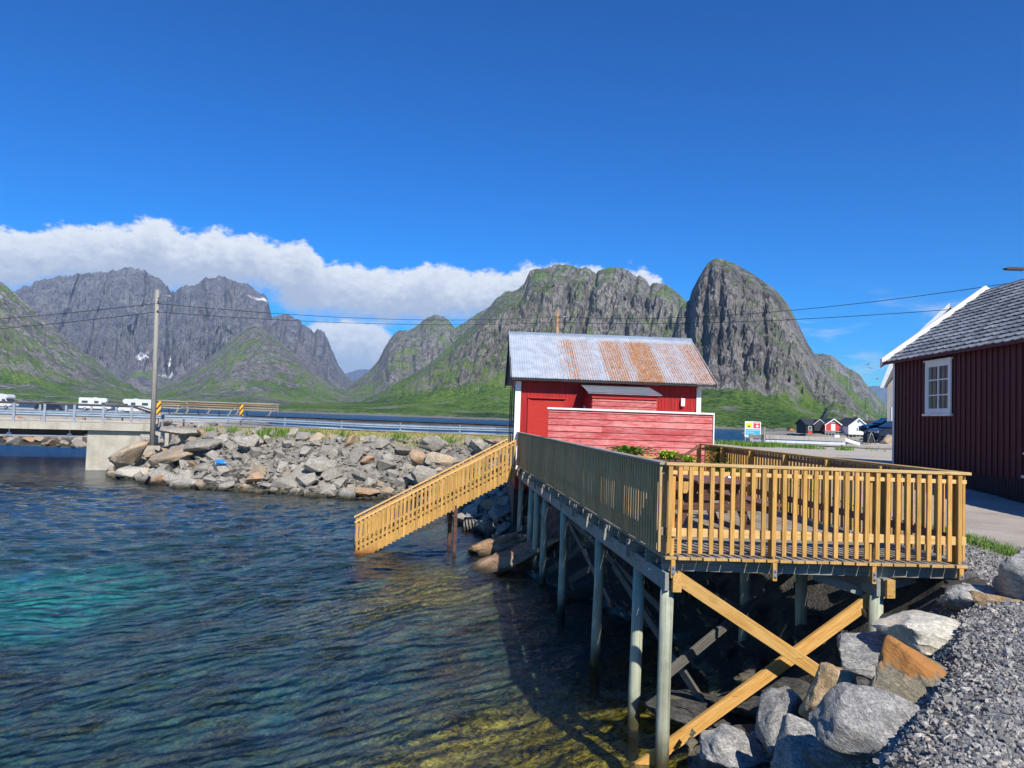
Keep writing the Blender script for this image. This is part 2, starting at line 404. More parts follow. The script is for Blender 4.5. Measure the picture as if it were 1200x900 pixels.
M['rock_beige'] = rock_mat('beige_sandy_stone', (.46, .30, .15), (.62, .46, .27), (.34, .27, .17), 2.0, False, .7, (1, 1, 2), .9, None, .3)
M['rock_dark'] = rock_mat('wet_black_and_shade_rock', (.045, .045, .045), (.11, .105, .095), (.20, .165, .10), 1.2, True, .6, (1, 1, 2), .9)  # black bedrock; on under-deck boulders its darkness stands in for shade
M['rock_pink'] = rock_mat('pink_brown_bedrock', (.30, .18, .10), (.52, .34, .21), (.62, .46, .32), 1.0, True, .4, (1, 1, 4), 1.0, None, .3)
# ------------------------------------------------------------------ ground and seabed: one height field
SHORE = np.array([(-9,-6),(-4,1.0),(-.5,4.6),(1.2,6.6),(2.6,8.6),(3.1,11),(2.7,14),(1.5,16.3),(.3,18.3),(-.2,20.5),(-.6,23.5),(-1.5,27),
    (-3.0,31.6),(-5,33.4),(-8,33.0),(-14.6,34.8),(-20.2,38.0),(-22.6,41.8),(-24.2,50),(-26,56),(-33,61),(-60,65),(-230,75),(-230,190),(-62,190),
    (-49,150),(-30,90),(-20,57.5),(-14,55.2),(0,54),(9,52.8),(14.5,51.8),(17,53.5),(25,60),(36,78),(90,110),(90,-30),(-9,-30)], float)
def sdf(x, y, P=SHORE):
    """signed distance to the shore line, positive on land"""
    d2 = np.full(x.shape, 1e9); ins = np.zeros(x.shape, bool)
    for i in range(len(P)):
        a = P[i]; b_ = P[(i+1) % len(P)]; e = b_-a
        t = np.clip(((x-a[0])*e[0]+(y-a[1])*e[1])/(e@e), 0, 1)
        d2 = np.minimum(d2, (x-a[0]-t*e[0])**2+(y-a[1]-t*e[1])**2)
        c = ((a[1] > y) != (b_[1] > y)) & (x < (b_[0]-a[0])*(y-a[1])/(b_[1]-a[1]+1e-12)+a[0]); ins ^= c
    return np.sqrt(d2)*np.where(ins, 1, -1)
def plateau(x, y):
    right = sstep(x, 2, 6)
    p = 2.30 + .45*sstep(y, 13, 26)*right - .1*sstep(y, 34, 50)*right + .15*(1-right)*sstep(y, 24, 34)*sstep(-y, -70, -58) + .15*(1-right)*sstep(y, 41, 46)*sstep(-y, -70, -58) - .35*sstep(y, 56, 70)*(1-sstep(x, -5, 5))
    return p + .5*sstep(x, 24, 34)*sstep(y, 45, 60)
def height(x, y, detail=True):
    x = np.asarray(x, float); y = np.asarray(y, float); d = sdf(x, y)
    w = sstep(y, 23, 31)*(1-sstep(x, 2, 9))
    s = 2.75 + 1.9*w
    t = np.clip(d/s, 0, 1)
    prof = np.interp(t, [0, .18, .35, .6, .88, 1], [0, .10, .26, .58, .96, 1.0])
    land = plateau(x, y)*prof
    far = sstep(y, 50, 70) + sstep(-x, 60, 90)
    dd = np.maximum(-d, 0)
    sea = -np.interp(dd, [0, 1, 3, 6, 12, 25, 80], [0, .35, .8, 1.5, 2.6, 3.4, 7])
    z = np.where(d > 0, land, sea)
    if detail:
        b_ = fbm(x*.55, y*.55, 1.5, 5)*.55 + fbm(x*2.2, y*2.2, 4.5, 4)*.12
        under = sstep(-d, -.3, 1.2); slope = sstep(d, -.4, .3)*(1-sstep(d, s*.75, s))
        z = z + b_*(under*.55 + slope*.38)
        z = z + fbm(x*.3, y*.3, 9, 3)*.05*sstep(d, s, s+2)
    return z
def axis(segs):
    a = []
    for lo, hi, st in segs: a.append(np.arange(lo, hi, st))
    return np.concatenate(a+[[segs[-1][1]]])
xs = axis([(-1500,-400,220),(-400,-120,35),(-120,-50,4),(-50,-26,.8),(-26,-9,.3),(-9,6.2,.075),(6.2,16,.3),(16,60,2),(60,120,8),(120,400,40),(400,1500,220)])
ys = axis([(-60,-8,6),(-8,2,.6),(2,24,.085),(24,34,.2),(34,46,.3),(46,80,1.2),(80,200,7),(200,600,50),(600,1600,250)])
GX, GY = np.meshgrid(xs, ys)
Z = height(GX, GY)
V = np.stack([GX, GY, Z], -1).reshape(-1, 3)
me = np_mesh('ground', V, grid_faces(len(ys), len(xs)))
d_ = sdf(GX, GY)
sw = 2.75 + 1.9*sstep(GY, 23, 31)*(1-sstep(GX, 2, 9))
nz = fbm(GX*.8, GY*.8, 3, 4)
gravel = sstep(d_+nz*.25, sw*.86, sw*1.02)
roadside = sstep(GY, 33.5, 36)*(1-sstep(GX, -2, 3))*(1-sstep(GY, 45, 47))
grass = gravel*roadside*sstep(nz+.15, -.1, .25)
nz2 = fbm(GX*.09, GY*.12, 7, 4)
sand = sstep(-d_, 3, 9)*np.clip(sstep(nz2 + 1.05*np.exp(-((GX+16.5)**2/40+(GY-22.5)**2/22)) - .60, .02, .50), 0, 1)
weed = np.exp(-((GX-.6)**2/6+(GY-8.8)**2/7))*1.7 + np.exp(-((GX+2.0)**2/7+(GY-18.7)**2/4))*.6 + .60*np.exp(-((GX+2.5)**2/20+(GY-8.8)**2/4)) + .15
ca = me.color_attributes.new('zone', 'FLOAT_COLOR', 'POINT')
ca.data.foreach_set('color', np.stack([gravel, grass, sand, np.clip(weed, 0, 1)], -1).astype(np.float32).ravel())

mt, b, o = material('ground_cover')
an = nt.nodes.new('ShaderNodeAttribute'); an.attribute_name = 'zone'; ss = nt.nodes.new('ShaderNodeSeparateColor'); nt.links.new(an.outputs[0], ss.inputs[0])
v = coord(); s3 = nt.nodes.new('ShaderNodeSeparateXYZ'); nt.links.new(v, s3.inputs[0]); zc_ = s3.outputs[2]
fine = tnoise(v, 26, 6, .7); mid = tnoise(v, 3.2, 7, .65, .5); big = tnoise(v, .5, 5, .6)
near_ = math_('SUBTRACT', 1, smooth(s3.outputs[1], 18, 24)); rock = mixc(smooth(mid, .35, .65), mixc(near_, (.15, .14, .12), (.05, .048, .044)), mixc(near_, (.29, .275, .24), (.12, .11, .095)))  # near bank: wet black rock, plus under-deck shade put into the colour
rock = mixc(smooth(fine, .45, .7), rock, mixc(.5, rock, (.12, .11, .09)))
wetn = math_('ADD', zc_, math_('MULTIPLY', math_('SUBTRACT', mid, .5), .8))
rock = mixc(smooth(wetn, 1.1, .35), rock, (.045, .042, .035))
# seabed
wv = tvor(coord('Object', (1, 1, 1), (3, 1, 0)), 5.5); wn = tnoise(v, 7, 8, .72, 1.2)
weedc = ramp(wn, [(.36, (.012, .009, .003)), (.44, (.16, .095, .010)), (.52, (.50, .31, .024)), (.62, (.82, .62, .08))])
darkbed = mixc(smooth(wn, .40, .66), (.008, .018, .026), (.07, .085, .055))
darkbed = mixc(smooth(tnoise(v, .75, 7, .62), .34, .60), darkbed, (.035, .15, .19))
wf = math_('MULTIPLY', an.outputs[3], math_('ADD', .35, math_('MULTIPLY', mid, 1.3)), clamp=True)
bed = mixc(wf, darkbed, weedc)
sandc = mixc(smooth(mid, .35, .7), (.045, .30, .29), (.09, .47, .44))
bed = mixc(math_('MULTIPLY', ss.outputs[2], smooth(mid, .18, .52)), bed, sandc)
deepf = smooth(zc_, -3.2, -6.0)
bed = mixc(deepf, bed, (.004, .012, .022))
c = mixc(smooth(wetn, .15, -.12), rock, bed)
gv = tvor(v, 22); gcol = mixc(smooth(tnoise(v, 40, 3), .35, .65), (.13, .135, .14), (.27, .27, .265))
gfar = mixc(smooth(s3.outputs[1], 14, 20), gcol, mixc(smooth(fine, .3, .7), (.34, .31, .25), (.50, .46, .38)))
c = mixc(ss.outputs[0], c, gfar)
gn = tnoise(v, 1.3, 6, .7); gr = mixc(smooth(gn, .35, .65), (.16, .17, .035), (.33, .28, .09))
c = mixc(math_('MULTIPLY', ss.outputs[1], smooth(gn, .3, .5)), c, gr)
setin(b, 'Base Color', c); b.inputs['Roughness'].default_value = .9; b.inputs['Specular IOR Level'].default_value = .2
setin(b, 'Normal', bump(math_('ADD', fine, math_('ADD', math_('MULTIPLY', mid, 1.5), math_('MULTIPLY', gv, .6))), .6, .04))
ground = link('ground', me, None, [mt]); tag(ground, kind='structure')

# ------------------------------------------------------------------ water: waves as geometry near, finer ripples as bump
xw = axis([(-9000,-2000,1400),(-2000,-200,200),(-200,-60,20),(-60,-28,1.2),(-28,-10,.22),(-10,4.2,.055),(4.2,12,.6),(12,60,6),(60,300,40),(300,2000,200),(2000,9000,1400)])
yw = axis([(-200,-10,30),(-10,6,1.5),(6,22,.06),(22,38,.14),(38,50,.5),(50,100,3),(100,400,30),(400,2000,200),(2000,9000,1000)])
WX, WY = np.meshgrid(xw, yw)
wz = np.zeros_like(WX); rw = np.random.RandomState(3)
warp = fbm(WX*.12, WY*.12, 2, 3)
warpx = fbm(WX*.35, WY*.35, 12, 3)*.9; warpy = fbm(WX*.35+40, WY*.35, 15, 3)*.9
for i in range(46):
    lam = .16*(1.062**i)
    th = R(130) + rw.normal()*.46
    k = 2*math.pi/lam; amp = .0066*lam**.80*(1+.6*math.exp(-((lam-.36)/.14)**2))*(1 if lam < .9 else .6)
    lo = fbm(WX/(lam*5)+i*7, WY/(lam*5), i*3.3, 2)
    wz += amp*np.maximum(.15, 1+1.2*lo)*np.sin(k*(math.cos(th)*(WX+warpx*.3)+math.sin(th)*(WY+warpy*.3)) + rw.rand()*6.28 + warp*2.6)
cst = wz/np.std(wz[np.abs(WX)<10])
wz = wz + .35*np.abs(wz)*np.sign(cst)*sstep(cst, .8, 2.2)
calm = .55 + .45*sstep(sdf(WX, WY)*-1, .5, 5)
fade = (1-sstep(np.abs(WX+9), 15, 22))*(1-sstep(WY, 30, 40))
wz *= calm*fade*.8
Vw = np.stack([WX, WY, wz], -1).reshape(-1, 3)
me = np_mesh('water', Vw, grid_faces(len(yw), len(xw)))
mt, b, o = material('sea_water'); nt.nodes.remove(b)
v = coord()
far = smooth(nt.nodes.new('ShaderNodeSeparateXYZ').outputs[1], 0, 1)
s3 = [n for n in nt.nodes if n.type == 'SEPXYZ'][-1]; nt.links.new(v, s3.inputs[0])
r1 = tnoise(coord('Object', (1.5, 1, 1), rot=(0, 0, R(-42))), 6.5, 6, .62, .4)
r2 = tnoise(coord('Object', (1, 2.0, 1), rot=(0, 0, R(20))), .55, 8, .68, .3)
nb = bump(r1, .6, .04); 
nbf = bump(r2, 1.0, .9)
s3b = nt.nodes.new('ShaderNodeSeparateXYZ'); nt.links.new(v, s3b.inputs[0])
ff = smooth(s3b.outputs[1], 30, 60)
nm = nt.nodes.new('ShaderNodeMix'); nm.data_type = 'VECTOR'; nt.links.new(ff, nm.inputs[0]); nt.links.new(nb, nm.inputs[4]); nt.links.new(nbf, nm.inputs[5])
nrm = nm.outputs[1]
fr = nt.nodes.new('ShaderNodeFresnel'); fr.inputs[0].default_value = 1.33; nt.links.new(nrm, fr.inputs['Normal'])
tr = nt.nodes.new('ShaderNodeBsdfTransparent'); tr.inputs[0].default_value = (.78, .90, .90, 1)
gl = nt.nodes.new('ShaderNodeBsdfGlossy'); gl.inputs['Roughness'].default_value = .03; nt.links.new(nrm, gl.inputs['Normal'])
df = nt.nodes.new('ShaderNodeBsdfDiffuse'); df.inputs[0].default_value = (.006, .030, .075, 1)
mx0 = nt.nodes.new('ShaderNodeMixShader'); nt.links.new(math_('ADD', .12, math_('MULTIPLY', ff, .8)), mx0.inputs[0])
nt.links.new(mixc(ff, (.006, .030, .075), (.010, .065, .17)), df.inputs[0]); nt.links.new(tr.outputs[0], mx0.inputs[1]); nt.links.new(df.outputs[0], mx0.inputs[2])
mx = nt.nodes.new('ShaderNodeMixShader'); nt.links.new(fr.outputs[0], mx.inputs[0]); nt.links.new(mx0.outputs[0], mx.inputs[1]); nt.links.new(gl.outputs[0], mx.inputs[2])
nt.links.new(mx.outputs[0], o.inputs[0])
water = link('water', me, None, [mt]); tag(water, kind='structure')

# ------------------------------------------------------------------ mountains
def mount_mat(name, green_amt, rockc=((.155, .145, .14), (.30, .275, .255)), snow=(), top_green=0, base_green=120, zscale=1.0, tint=None):
    mt, b, o = material(name)
    g = nt.nodes.new('ShaderNodeNewGeometry'); P = g.outputs['Position']; 
    sp_ = nt.nodes.new('ShaderNodeSeparateXYZ'); nt.links.new(P, sp_.inputs[0]); z = sp_.outputs[2]
    sn = nt.nodes.new('ShaderNodeSeparateXYZ'); nt.links.new(g.outputs['True Normal'], sn.inputs[0]); up = sn.outputs[2]
    def mp(sc):
        m_ = nt.nodes.new('ShaderNodeMapping'); m_.inputs[3].default_value = sc; nt.links.new(P, m_.inputs[0]); return m_.outputs[0]
    n1 = tnoise(mp((.012, .012, .006)), 1*zscale, 10, .74, .9)
    n2 = tnoise(mp((.05, .05, .018)), 1*zscale, 8, .7, .8)
    n3 = tnoise(mp((.010, .010, .010)), 1*zscale, 8, .6)
    n4 = tnoise(mp((.09, .09, .09)), 1*zscale, 6, .7)
    n5 = tnoise(mp((.02, .02, .004)), 2*zscale, 8, .75, .3)
    rc = mixc(smooth(n1, .36, .64), rockc[0], rockc[1]); rc = mixc(math_('MULTIPLY', smooth(n2, .50, .58), .85), rc, tuple(x*.33 for x in rockc[0]))
    rc = mixc(math_('MULTIPLY', smooth(n5, .56, .68), .55), rc, tuple(min(1, x*1.45) for x in rockc[1]))
    n6 = tnoise(mp((.16, .16, .16)), 1*zscale, 5, .7); veg = ramp(math_('ADD', math_('MULTIPLY', n6, .55), math_('MULTIPLY', n3, .45)), [(.38, (.012, .032, .007)), (.455, (.045, .105, .016)), (.53, (.125, .215, .030)), (.66, (.22, .27, .060))])
    scree = mixc(smooth(n4, .4, .6), (.17, .16, .145), (.30, .285, .26))
    # vegetation: gentler ground, lower down, broken by noise
    vn = nt.nodes.new('ShaderNodeVectorMath'); vn.operation = 'ADD'; nt.links.new(mp((.022, .022, .009)), vn.inputs[0]); vq = nt.nodes.new('ShaderNodeVectorMath'); vq.operation = 'SCALE'; nz_ = nt.nodes.new('ShaderNodeTexNoise'); nz_.inputs['Scale'].default_value = 2.2*zscale; nz_.inputs['Detail'].default_value = 6; nt.links.new(mp((.02, .02, .012)), nz_.inputs['Vector']); nt.links.new(nz_.outputs[1], vq.inputs[0]); vq.inputs[3].default_value = .9; nt.links.new(vq.outputs[0], vn.inputs[1])
    ck = tvor(vn.outputs[0], 1.6*zscale, 'DISTANCE_TO_EDGE'); ck2 = tvor(vn.outputs[0], 5.5*zscale, 'DISTANCE_TO_EDGE')
    rc = mixc(math_('MULTIPLY', math_('SUBTRACT', 1, smooth(ck, .0, .05)), .75), rc, tuple(x*.22 for x in rockc[0])); rc = mixc(math_('MULTIPLY', math_('SUBTRACT', 1, smooth(ck2, .0, .09)), .5), rc, tuple(x*.4 for x in rockc[0]))
    n7 = tnoise(mp((.0035, .0035, .0035)), 1*zscale, 6, .6, .5)
    gs = math_('ADD', math_('MULTIPLY', up, .9), math_('ADD', math_('MULTIPLY', math_('SUBTRACT', n3, .5), 3.4), math_('MULTIPLY', math_('SUBTRACT', n2, .5), 1.5)))
    gs = math_('ADD', gs, math_('MULTIPLY', math_('SUBTRACT', n7, .5), 3.2))
    gs = math_('SUBTRACT', gs, math_('MULTIPLY', z, 1.0/base_green*.9)); gs = math_('ADD', gs, green_amt)
    gf = smooth(gs, .30, .50)
    if top_green:
        tg = math_('ADD', math_('MULTIPLY', up, 1.2), math_('ADD', math_('MULTIPLY', math_('SUBTRACT', n5, .5), 5.0), math_('MULTIPLY', math_('SUBTRACT', n3, .5), 2.4)))
        gf = math_('MAXIMUM', gf, math_('MULTIPLY', smooth(tg, 1.15-top_green, 1.35-top_green), .85))
    c = mixc(gf, rc, veg)
    sc = math_('MULTIPLY', smooth(tnoise(mp((.006, .006, .003)), 1.7*zscale, 6, .6), .56, .64), math_('SUBTRACT', 1, smooth(z, 40, 150)))
    c = mixc(math_('MULTIPLY', sc, .9), c, scree)
    c = mixc(math_('MULTIPLY', smooth(math_('ADD', z, math_('MULTIPLY', math_('SUBTRACT', n4, .5), 12)), 3.2, 1.2), .8), c, (.30, .28, .24))
    for (p, rad) in snow:
        vd = nt.nodes.new('ShaderNodeVectorMath'); vd.operation = 'SUBTRACT'; nt.links.new(P, vd.inputs[0]); vd.inputs[1].default_value = p
        vs_ = nt.nodes.new('ShaderNodeVectorMath'); vs_.operation = 'MULTIPLY'; nt.links.new(vd.outputs[0], vs_.inputs[0]); vs_.inputs[1].default_value = (1, .12, 1.9)
        ln = nt.nodes.new('ShaderNodeVectorMath'); ln.operation = 'LENGTH'; nt.links.new(vs_.outputs[0], ln.inputs[0])
        dd = math_('ADD', ln.outputs['Value'], math_('MULTIPLY', math_('SUBTRACT', n2, .5), rad*2.6))
        c = mixc(smooth(dd, rad, rad*.85), c, (.78, .80, .84))
    if tint: c = mixc(tint[1], c, tint[0])
    setin(b, 'Base Color', c); b.inputs['Roughness'].default_value = .95; b.inputs['Specular IOR Level'].default_value = .1
    hh = math_('ADD', math_('MULTIPLY', n2, 1.0), math_('ADD', math_('MULTIPLY', n4, .5), math_('MULTIPLY', n5, 1.0)))
    setin(b, 'Normal', bump(hh, .85, 14)); return mt
def mountain(name, sky, Dr, Db, mat, seed, prof=((0, 0), (.35, .12), (.6, .33), (.78, .62), (.92, .88), (1, 1)), step=.6, rows=150,
             gully=1.0, gscale=60, jag=1.2, back=.45, zb=-3.0, slant=0.0, low=.0, gul=()):
    sky = sorted(sky); px = np.arange(sky[0][0], sky[-1][0]+.01, step)
    xs_ = [p[0] for p in sky]; y_ = np.interp(px, xs_, [p[1] for p in sky])
    y_ = y_ - jag*1.5*fbm(px*.22, seed*3.1, seed, 6, .75)*np.interp(px, [px[0], px[0]+8, px[-1]-8, px[-1]], [0, 1, 1, 0])
    tanh = []; ux = []
    for a, b_ in zip(px, y_):
        d = ray(a, b_); tanh.append(d.z/d.y); ux.append(d.x/d.y)
    tanh = np.array(tanh); ux = np.array(ux)
    pt = np.array([p[0] for p in prof]); pz = np.array([p[1] for p in prof])
    t = np.linspace(0, 1, rows)
    T, TH = np.meshgrid(t, tanh, indexing='ij'); _, UX = np.meshgrid(t, ux, indexing='ij')
    Dbv = Db if not callable(Db) else Db(px)[None, :]
    D0 = Dbv + (Dr-Dbv)*T
    hz = np.maximum(TH*Dr, 4)
    # base warps sideways so talus fans differ
    cx = UX*Dr
    tw = np.clip(T + .10*fbm(cx/260, T*1.2, seed+5, 3)*np.sin(np.pi*T) + .03*fbm(cx/50, T*5, seed+6, 3)*np.sin(np.pi*T), 0, 1)
    pr_ = np.interp(tw, pt, pz); z0 = hz*pr_
    s_ = gscale
    env = np.sin(np.pi*np.clip(T, 0, 1))**.6*sstep(pr_, .05, .35); env2 = env*(1-sstep(T, .9, 1.0))+.0
    xsl = cx + slant*z0
    rg = ridged(xsl/(s_*2.2), z0/(s_*7), seed, 5, .55)
    rg2 = fbm(xsl/(s_*.5), z0/(s_*1.3), seed+9, 6, .62)
    big = fbm(xsl/(s_*5), z0/(s_*6), seed+3, 3)
    disp = (-rg*1.25*s_ - big*1.8*s_ + rg2*.75*s_ + fbm(xsl/(s_*.16), z0/(s_*.5), seed+31, 4, .6)*.22*s_)*gully*env
    PXg = np.meshgrid(t, px, indexing='ij')[1]
    for (gp, gw, gd, gs_) in gul: disp = disp + gd*np.exp(-((PXg + gs_*(1-T)*100 - gp + 3*fbm(T*6, T*0+gp, 2, 3))/gw)**2)*sstep(T, .25, .5)
    dl = (rg2*.05+rg*.04+fbm(cx/(s_*.3), T*rows*.14, seed+14, 4, .6)*.035)*env2*gully
    Dd = D0 + disp
    ang = (z0/D0)*(1 - dl)
    ang = ang*(D0/Dr)**0   # angle measured at D0
    zz = ang*Dd
    zmax = TH*.998*Dd*1.0
    zz = np.where(T < 1, np.minimum(zz, np.maximum(TH, .0005)*Dd*np.minimum(1, .55+.45*T/.999+.0)), TH*Dd)
    zz = zz + zb*(1-sstep(T, 0, .06)) - .0
    front = np.stack([UX*Dd, Dd, zz + 0*EYE], -1)
    front[..., 2] = zz + EYE*sstep(T, 0, .2)
    nb_ = 14; tb = np.linspace(0, 1, nb_+1)[1:]
    TB, THb = np.meshgrid(tb, tanh, indexing='ij'); _, UXb = np.meshgrid(tb, ux, indexing='ij')
    Db_ = Dr*(1+back*TB) + 20*fbm(UXb*Dr/80, TB*4, seed+21, 3)*TB
    zb_ = np.maximum(THb*Dr, 3)*(1-TB)**.8 + EYE*(1-TB) + zb*TB
    backm = np.stack([UXb*Db_, Db_, zb_], -1)
    V = np.concatenate([front, backm], 0); me = np_mesh(name, V.reshape(-1, 3), grid_faces(V.shape[0], V.shape[1]))
    o = link(name, me, None, [mat]); tag(o, kind='structure'); return o

snowpts = [(tuple(at(200, 424, 3300)), 42), (tuple(at(214, 441, 3100)), 30), (tuple(at(298, 345, 3700)), 34), (tuple(at(207, 428, 3250)), 24)]
mA = mount_mat('high_rock_cloud_shade', -.28, ((.145, .145, .165), (.28, .27, .28)), snowpts, .0, 230)  # rock darker and bluer throughout, in place of cloud shadow
mA2 = mount_mat('front_spur_rock', -.30, ((.19, .18, .185), (.34, .32, .315)), (), .15, 230)
mV = mount_mat('valley_floor_green', .38, ((.21, .20, .195), (.38, .36, .345)), (), .1, 200)
mC = mount_mat('near_left_slope_rock', -.26, ((.21, .20, .195), (.38, .36, .345)), (), .22, 200)
mE = mount_mat('middle_peak_rock', -.3, ((.19, .18, .18), (.35, .33, .325)), (), .22, 240)
mF = mount_mat('central_massif_rock', .22, ((.185, .175, .17), (.38, .355, .335)), (), .36, 120)
mG = mount_mat('dome_mountain_rock', .25, ((.185, .175, .17), (.38, .35, .33)), (), .12, 55, 1.3)
mH = mount_mat('right_ridge_rock', -.1, ((.21, .20, .20), (.38, .36, .36)), (), .2, 220)
mI = mount_mat('distant_hill_haze_blue', -.4, ((.10, .12, .16), (.18, .20, .24)), (), 0, 300)  # blue in the rock colour stands in for distance haze

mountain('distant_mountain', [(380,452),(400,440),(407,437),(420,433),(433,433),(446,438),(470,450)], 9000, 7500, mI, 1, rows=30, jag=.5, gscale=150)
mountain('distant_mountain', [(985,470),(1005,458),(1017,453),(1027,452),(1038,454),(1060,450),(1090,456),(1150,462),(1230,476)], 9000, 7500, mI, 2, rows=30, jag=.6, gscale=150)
mountain('high_mountain', [(-160,350),(-100,342),(-60,350),(-20,346),(0,348),(20,340),(50,328),(75,323),(100,320),(133,317),(153,312.5),(163,315),(173,320),(183,323),(193,334),(205,342),(210,339),(217,335),(227,335),(240,327),(257,324),(265,325),(273,329),(283,333),(290,332),(300,341),(307,345),(313,348),(316,360),(320,378),(345,412),(372,440),(400,462)],
         4000, 2300, mA, 3, ((0,0),(.2,.06),(.4,.2),(.55,.42),(.75,.66),(.9,.87),(1,1)), gscale=95, jag=3.4, gully=1.3, gul=((207,4,160,.1),(236,3,90,-.2),(176,3,80,.3),(130,3,60,.4),(95,3,60,.5),(275,3,80,.3),(262,2.5,60,-.4)))
mountain('second_peak', [(290,400),(305,380),(313,374),(322,371),(333,368),(342,371),(350,375),(358,381),(367,388),(373,387),(380,389),(384,397),(388,407),(393,419),(398,430),(406,440),(420,450),(440,466)],
         3600, 1900, mA, 4, gscale=80, jag=3.0, gul=((358,3,80,.3),(335,3,80,.2),(384,2.5,60,.2)))
mountain('middle_peak', [(398,466),(410,452),(420,444),(430,437),(443,423),(450,409),(457,397),(462,391),(467,387),(480,387),(487,383),(497,375),(503,371),(510,369),(520,371),(527,377),(533,384),(540,381),(547,376),(560,367),(573,360),(590,352),(620,360),(660,380)],
         2700, 1400, mE, 5, ((0,0),(.3,.10),(.5,.25),(.7,.55),(.88,.85),(1,1)), gscale=65, jag=1.2)
mountain('front_spur', [(120,470),(145,468),(167,463),(190,451),(217,439),(238,424),(260,407),(275,394),(287,384),(300,378),(308,383),(317,391),(333,404),(353,421),(373,440),(388,450),(400,457),(415,460),(440,456),(470,463),(520,470)],
         2300, 1150, mA2, 6, ((0,0),(.3,.10),(.5,.28),(.7,.55),(.88,.85),(1,1)), gscale=55, jag=1.3)
mountain('left_slope', [(-220,250),(-120,285),(-60,310),(0,329),(10,337),(23,348),(43,367),(67,387),(93,407),(117,427),(140,443),(155,452),(167,460),(185,468),(200,474)],
         1900, 1080, mC, 7, ((0,0),(.25,.10),(.45,.28),(.7,.58),(.88,.84),(1,1)), gscale=50, jag=1.2, slant=.9)
mountain('valley_floor_hill', [(150,474),(200,470),(250,473),(290,471),(330,474),(360,472),(400,473),(430,470),(470,467),(510,470),(560,474),(600,476),(660,478)],
         1300, 800, mV, 8, ((0,0),(.3,.3),(.7,.75),(1,1)), gscale=30, jag=1.0, rows=60)
mountain('central_massif', [(395,484),(417,474),(440,462),(470,446),(500,428),(530,404),(556,378),(573,360),(580,352),(585,347),(592,342),(605,340),(610,336),(615,331),(620,319),(625,316),(637,314),(652,310),(667,310),(677,314),(685,314),(686,314),(692,316),(698.5,321),(701,317),(704,315.5),(716,313),(730,314),(739,319),(746,325),(749,322.5),(756,326),(761.6,335),(764,332),(767,331),(777,332),(788,338.5),(800,348),(806,355),(812,372),(820,400),(840,440),(870,470)],
         1700, 900, mF, 9, ((0,0),(.25,.14),(.42,.30),(.55,.48),(.72,.76),(.9,.93),(1,1)), step=.5, rows=230, gscale=34, jag=1.5, gully=1.35, slant=-.25, gul=((681,3,45,.45),(698,4,80,.30),(746,3,40,.26),(761.6,3.5,60,.18),(792,3,35,-.25),(654,3,35,.6),(628,4,40,.7),(724,2.5,30,-.3),(777,2.5,30,.4)))
mountain('right_ridge', [(930,440),(945,420),(957,414),(967,415),(977,417),(982,422),(987,427),(992,431),(997,433),(1002,436),(1007,439),(1012,446),(1017,453),(1025,462),(1033,470),(1045,478),(1060,486),(1080,494)],
         1700, 900, mH, 10, gscale=40, jag=1.2)
mountain('dome_mountain', [(745,470),(775,440),(786,400),(795,366),(800,357),(804,355),(808,351),(810,342),(815,332),(820,323),(825,315),(830,308),(835,304),(840,303),(847,304),(853,306),(865,311),(877,318),(888,325),(900,333),(909,340),(917,348),(922,355),(927,363),(932,373),(937,383),(942,393),(947,403),(957,418),(965,430),(975,441),(988,455),(1000,467),(1012,478),(1025,487),(1045,494),(1070,498)],
         1120, 600, mG, 11, ((0,0),(.18,.05),(.36,.15),(.5,.28),(.62,.46),(.75,.70),(.88,.90),(1,1)), step=.42, rows=260, gscale=24, jag=1.1, gully=1.15, slant=-.15, gul=((812,5,40,.12),(868,4,22,-.1),(845,3,22,0),(893,3,20,-.12),(830,4,25,.05)))
mountain('granite_knoll', [(955,500),(962,488),(970,476),(978,470),(988,473),(997,478),(1008,484),(1018,490),(1030,494),(1060,499)],
         520, 400, mH, 12, ((0,0),(.4,.4),(.7,.8),(1,1)), gscale=9, jag=1.6, rows=80)

# ------------------------------------------------------------------ haze
bm = bmesh.new(); bmesh.ops.create_cube(bm, size=1)
for v_ in bm.verts: v_.co = Vector((v_.co.x*18000, 4000+v_.co.y*19500, 500+v_.co.z*1030))
me = bpy.data.meshes.new('haze'); bm.to_mesh(me); bm.free()
mt = bpy.data.materials.new('thin_air'); mt.use_nodes = True; nt = mt.node_tree; nt.nodes.clear()
o = nt.nodes.new('ShaderNodeOutputMaterial'); pv = nt.nodes.new('ShaderNodeVolumePrincipled')
pv.inputs['Density'].default_value = .00006; pv.inputs['Color'].default_value = (.42, .66, 1, 1); pv.inputs['Anisotropy'].default_value = .0
nt.links.new(pv.outputs[0], o.inputs[1])
haze = link('haze', me, None, [mt]); tag(haze, kind='stuff')
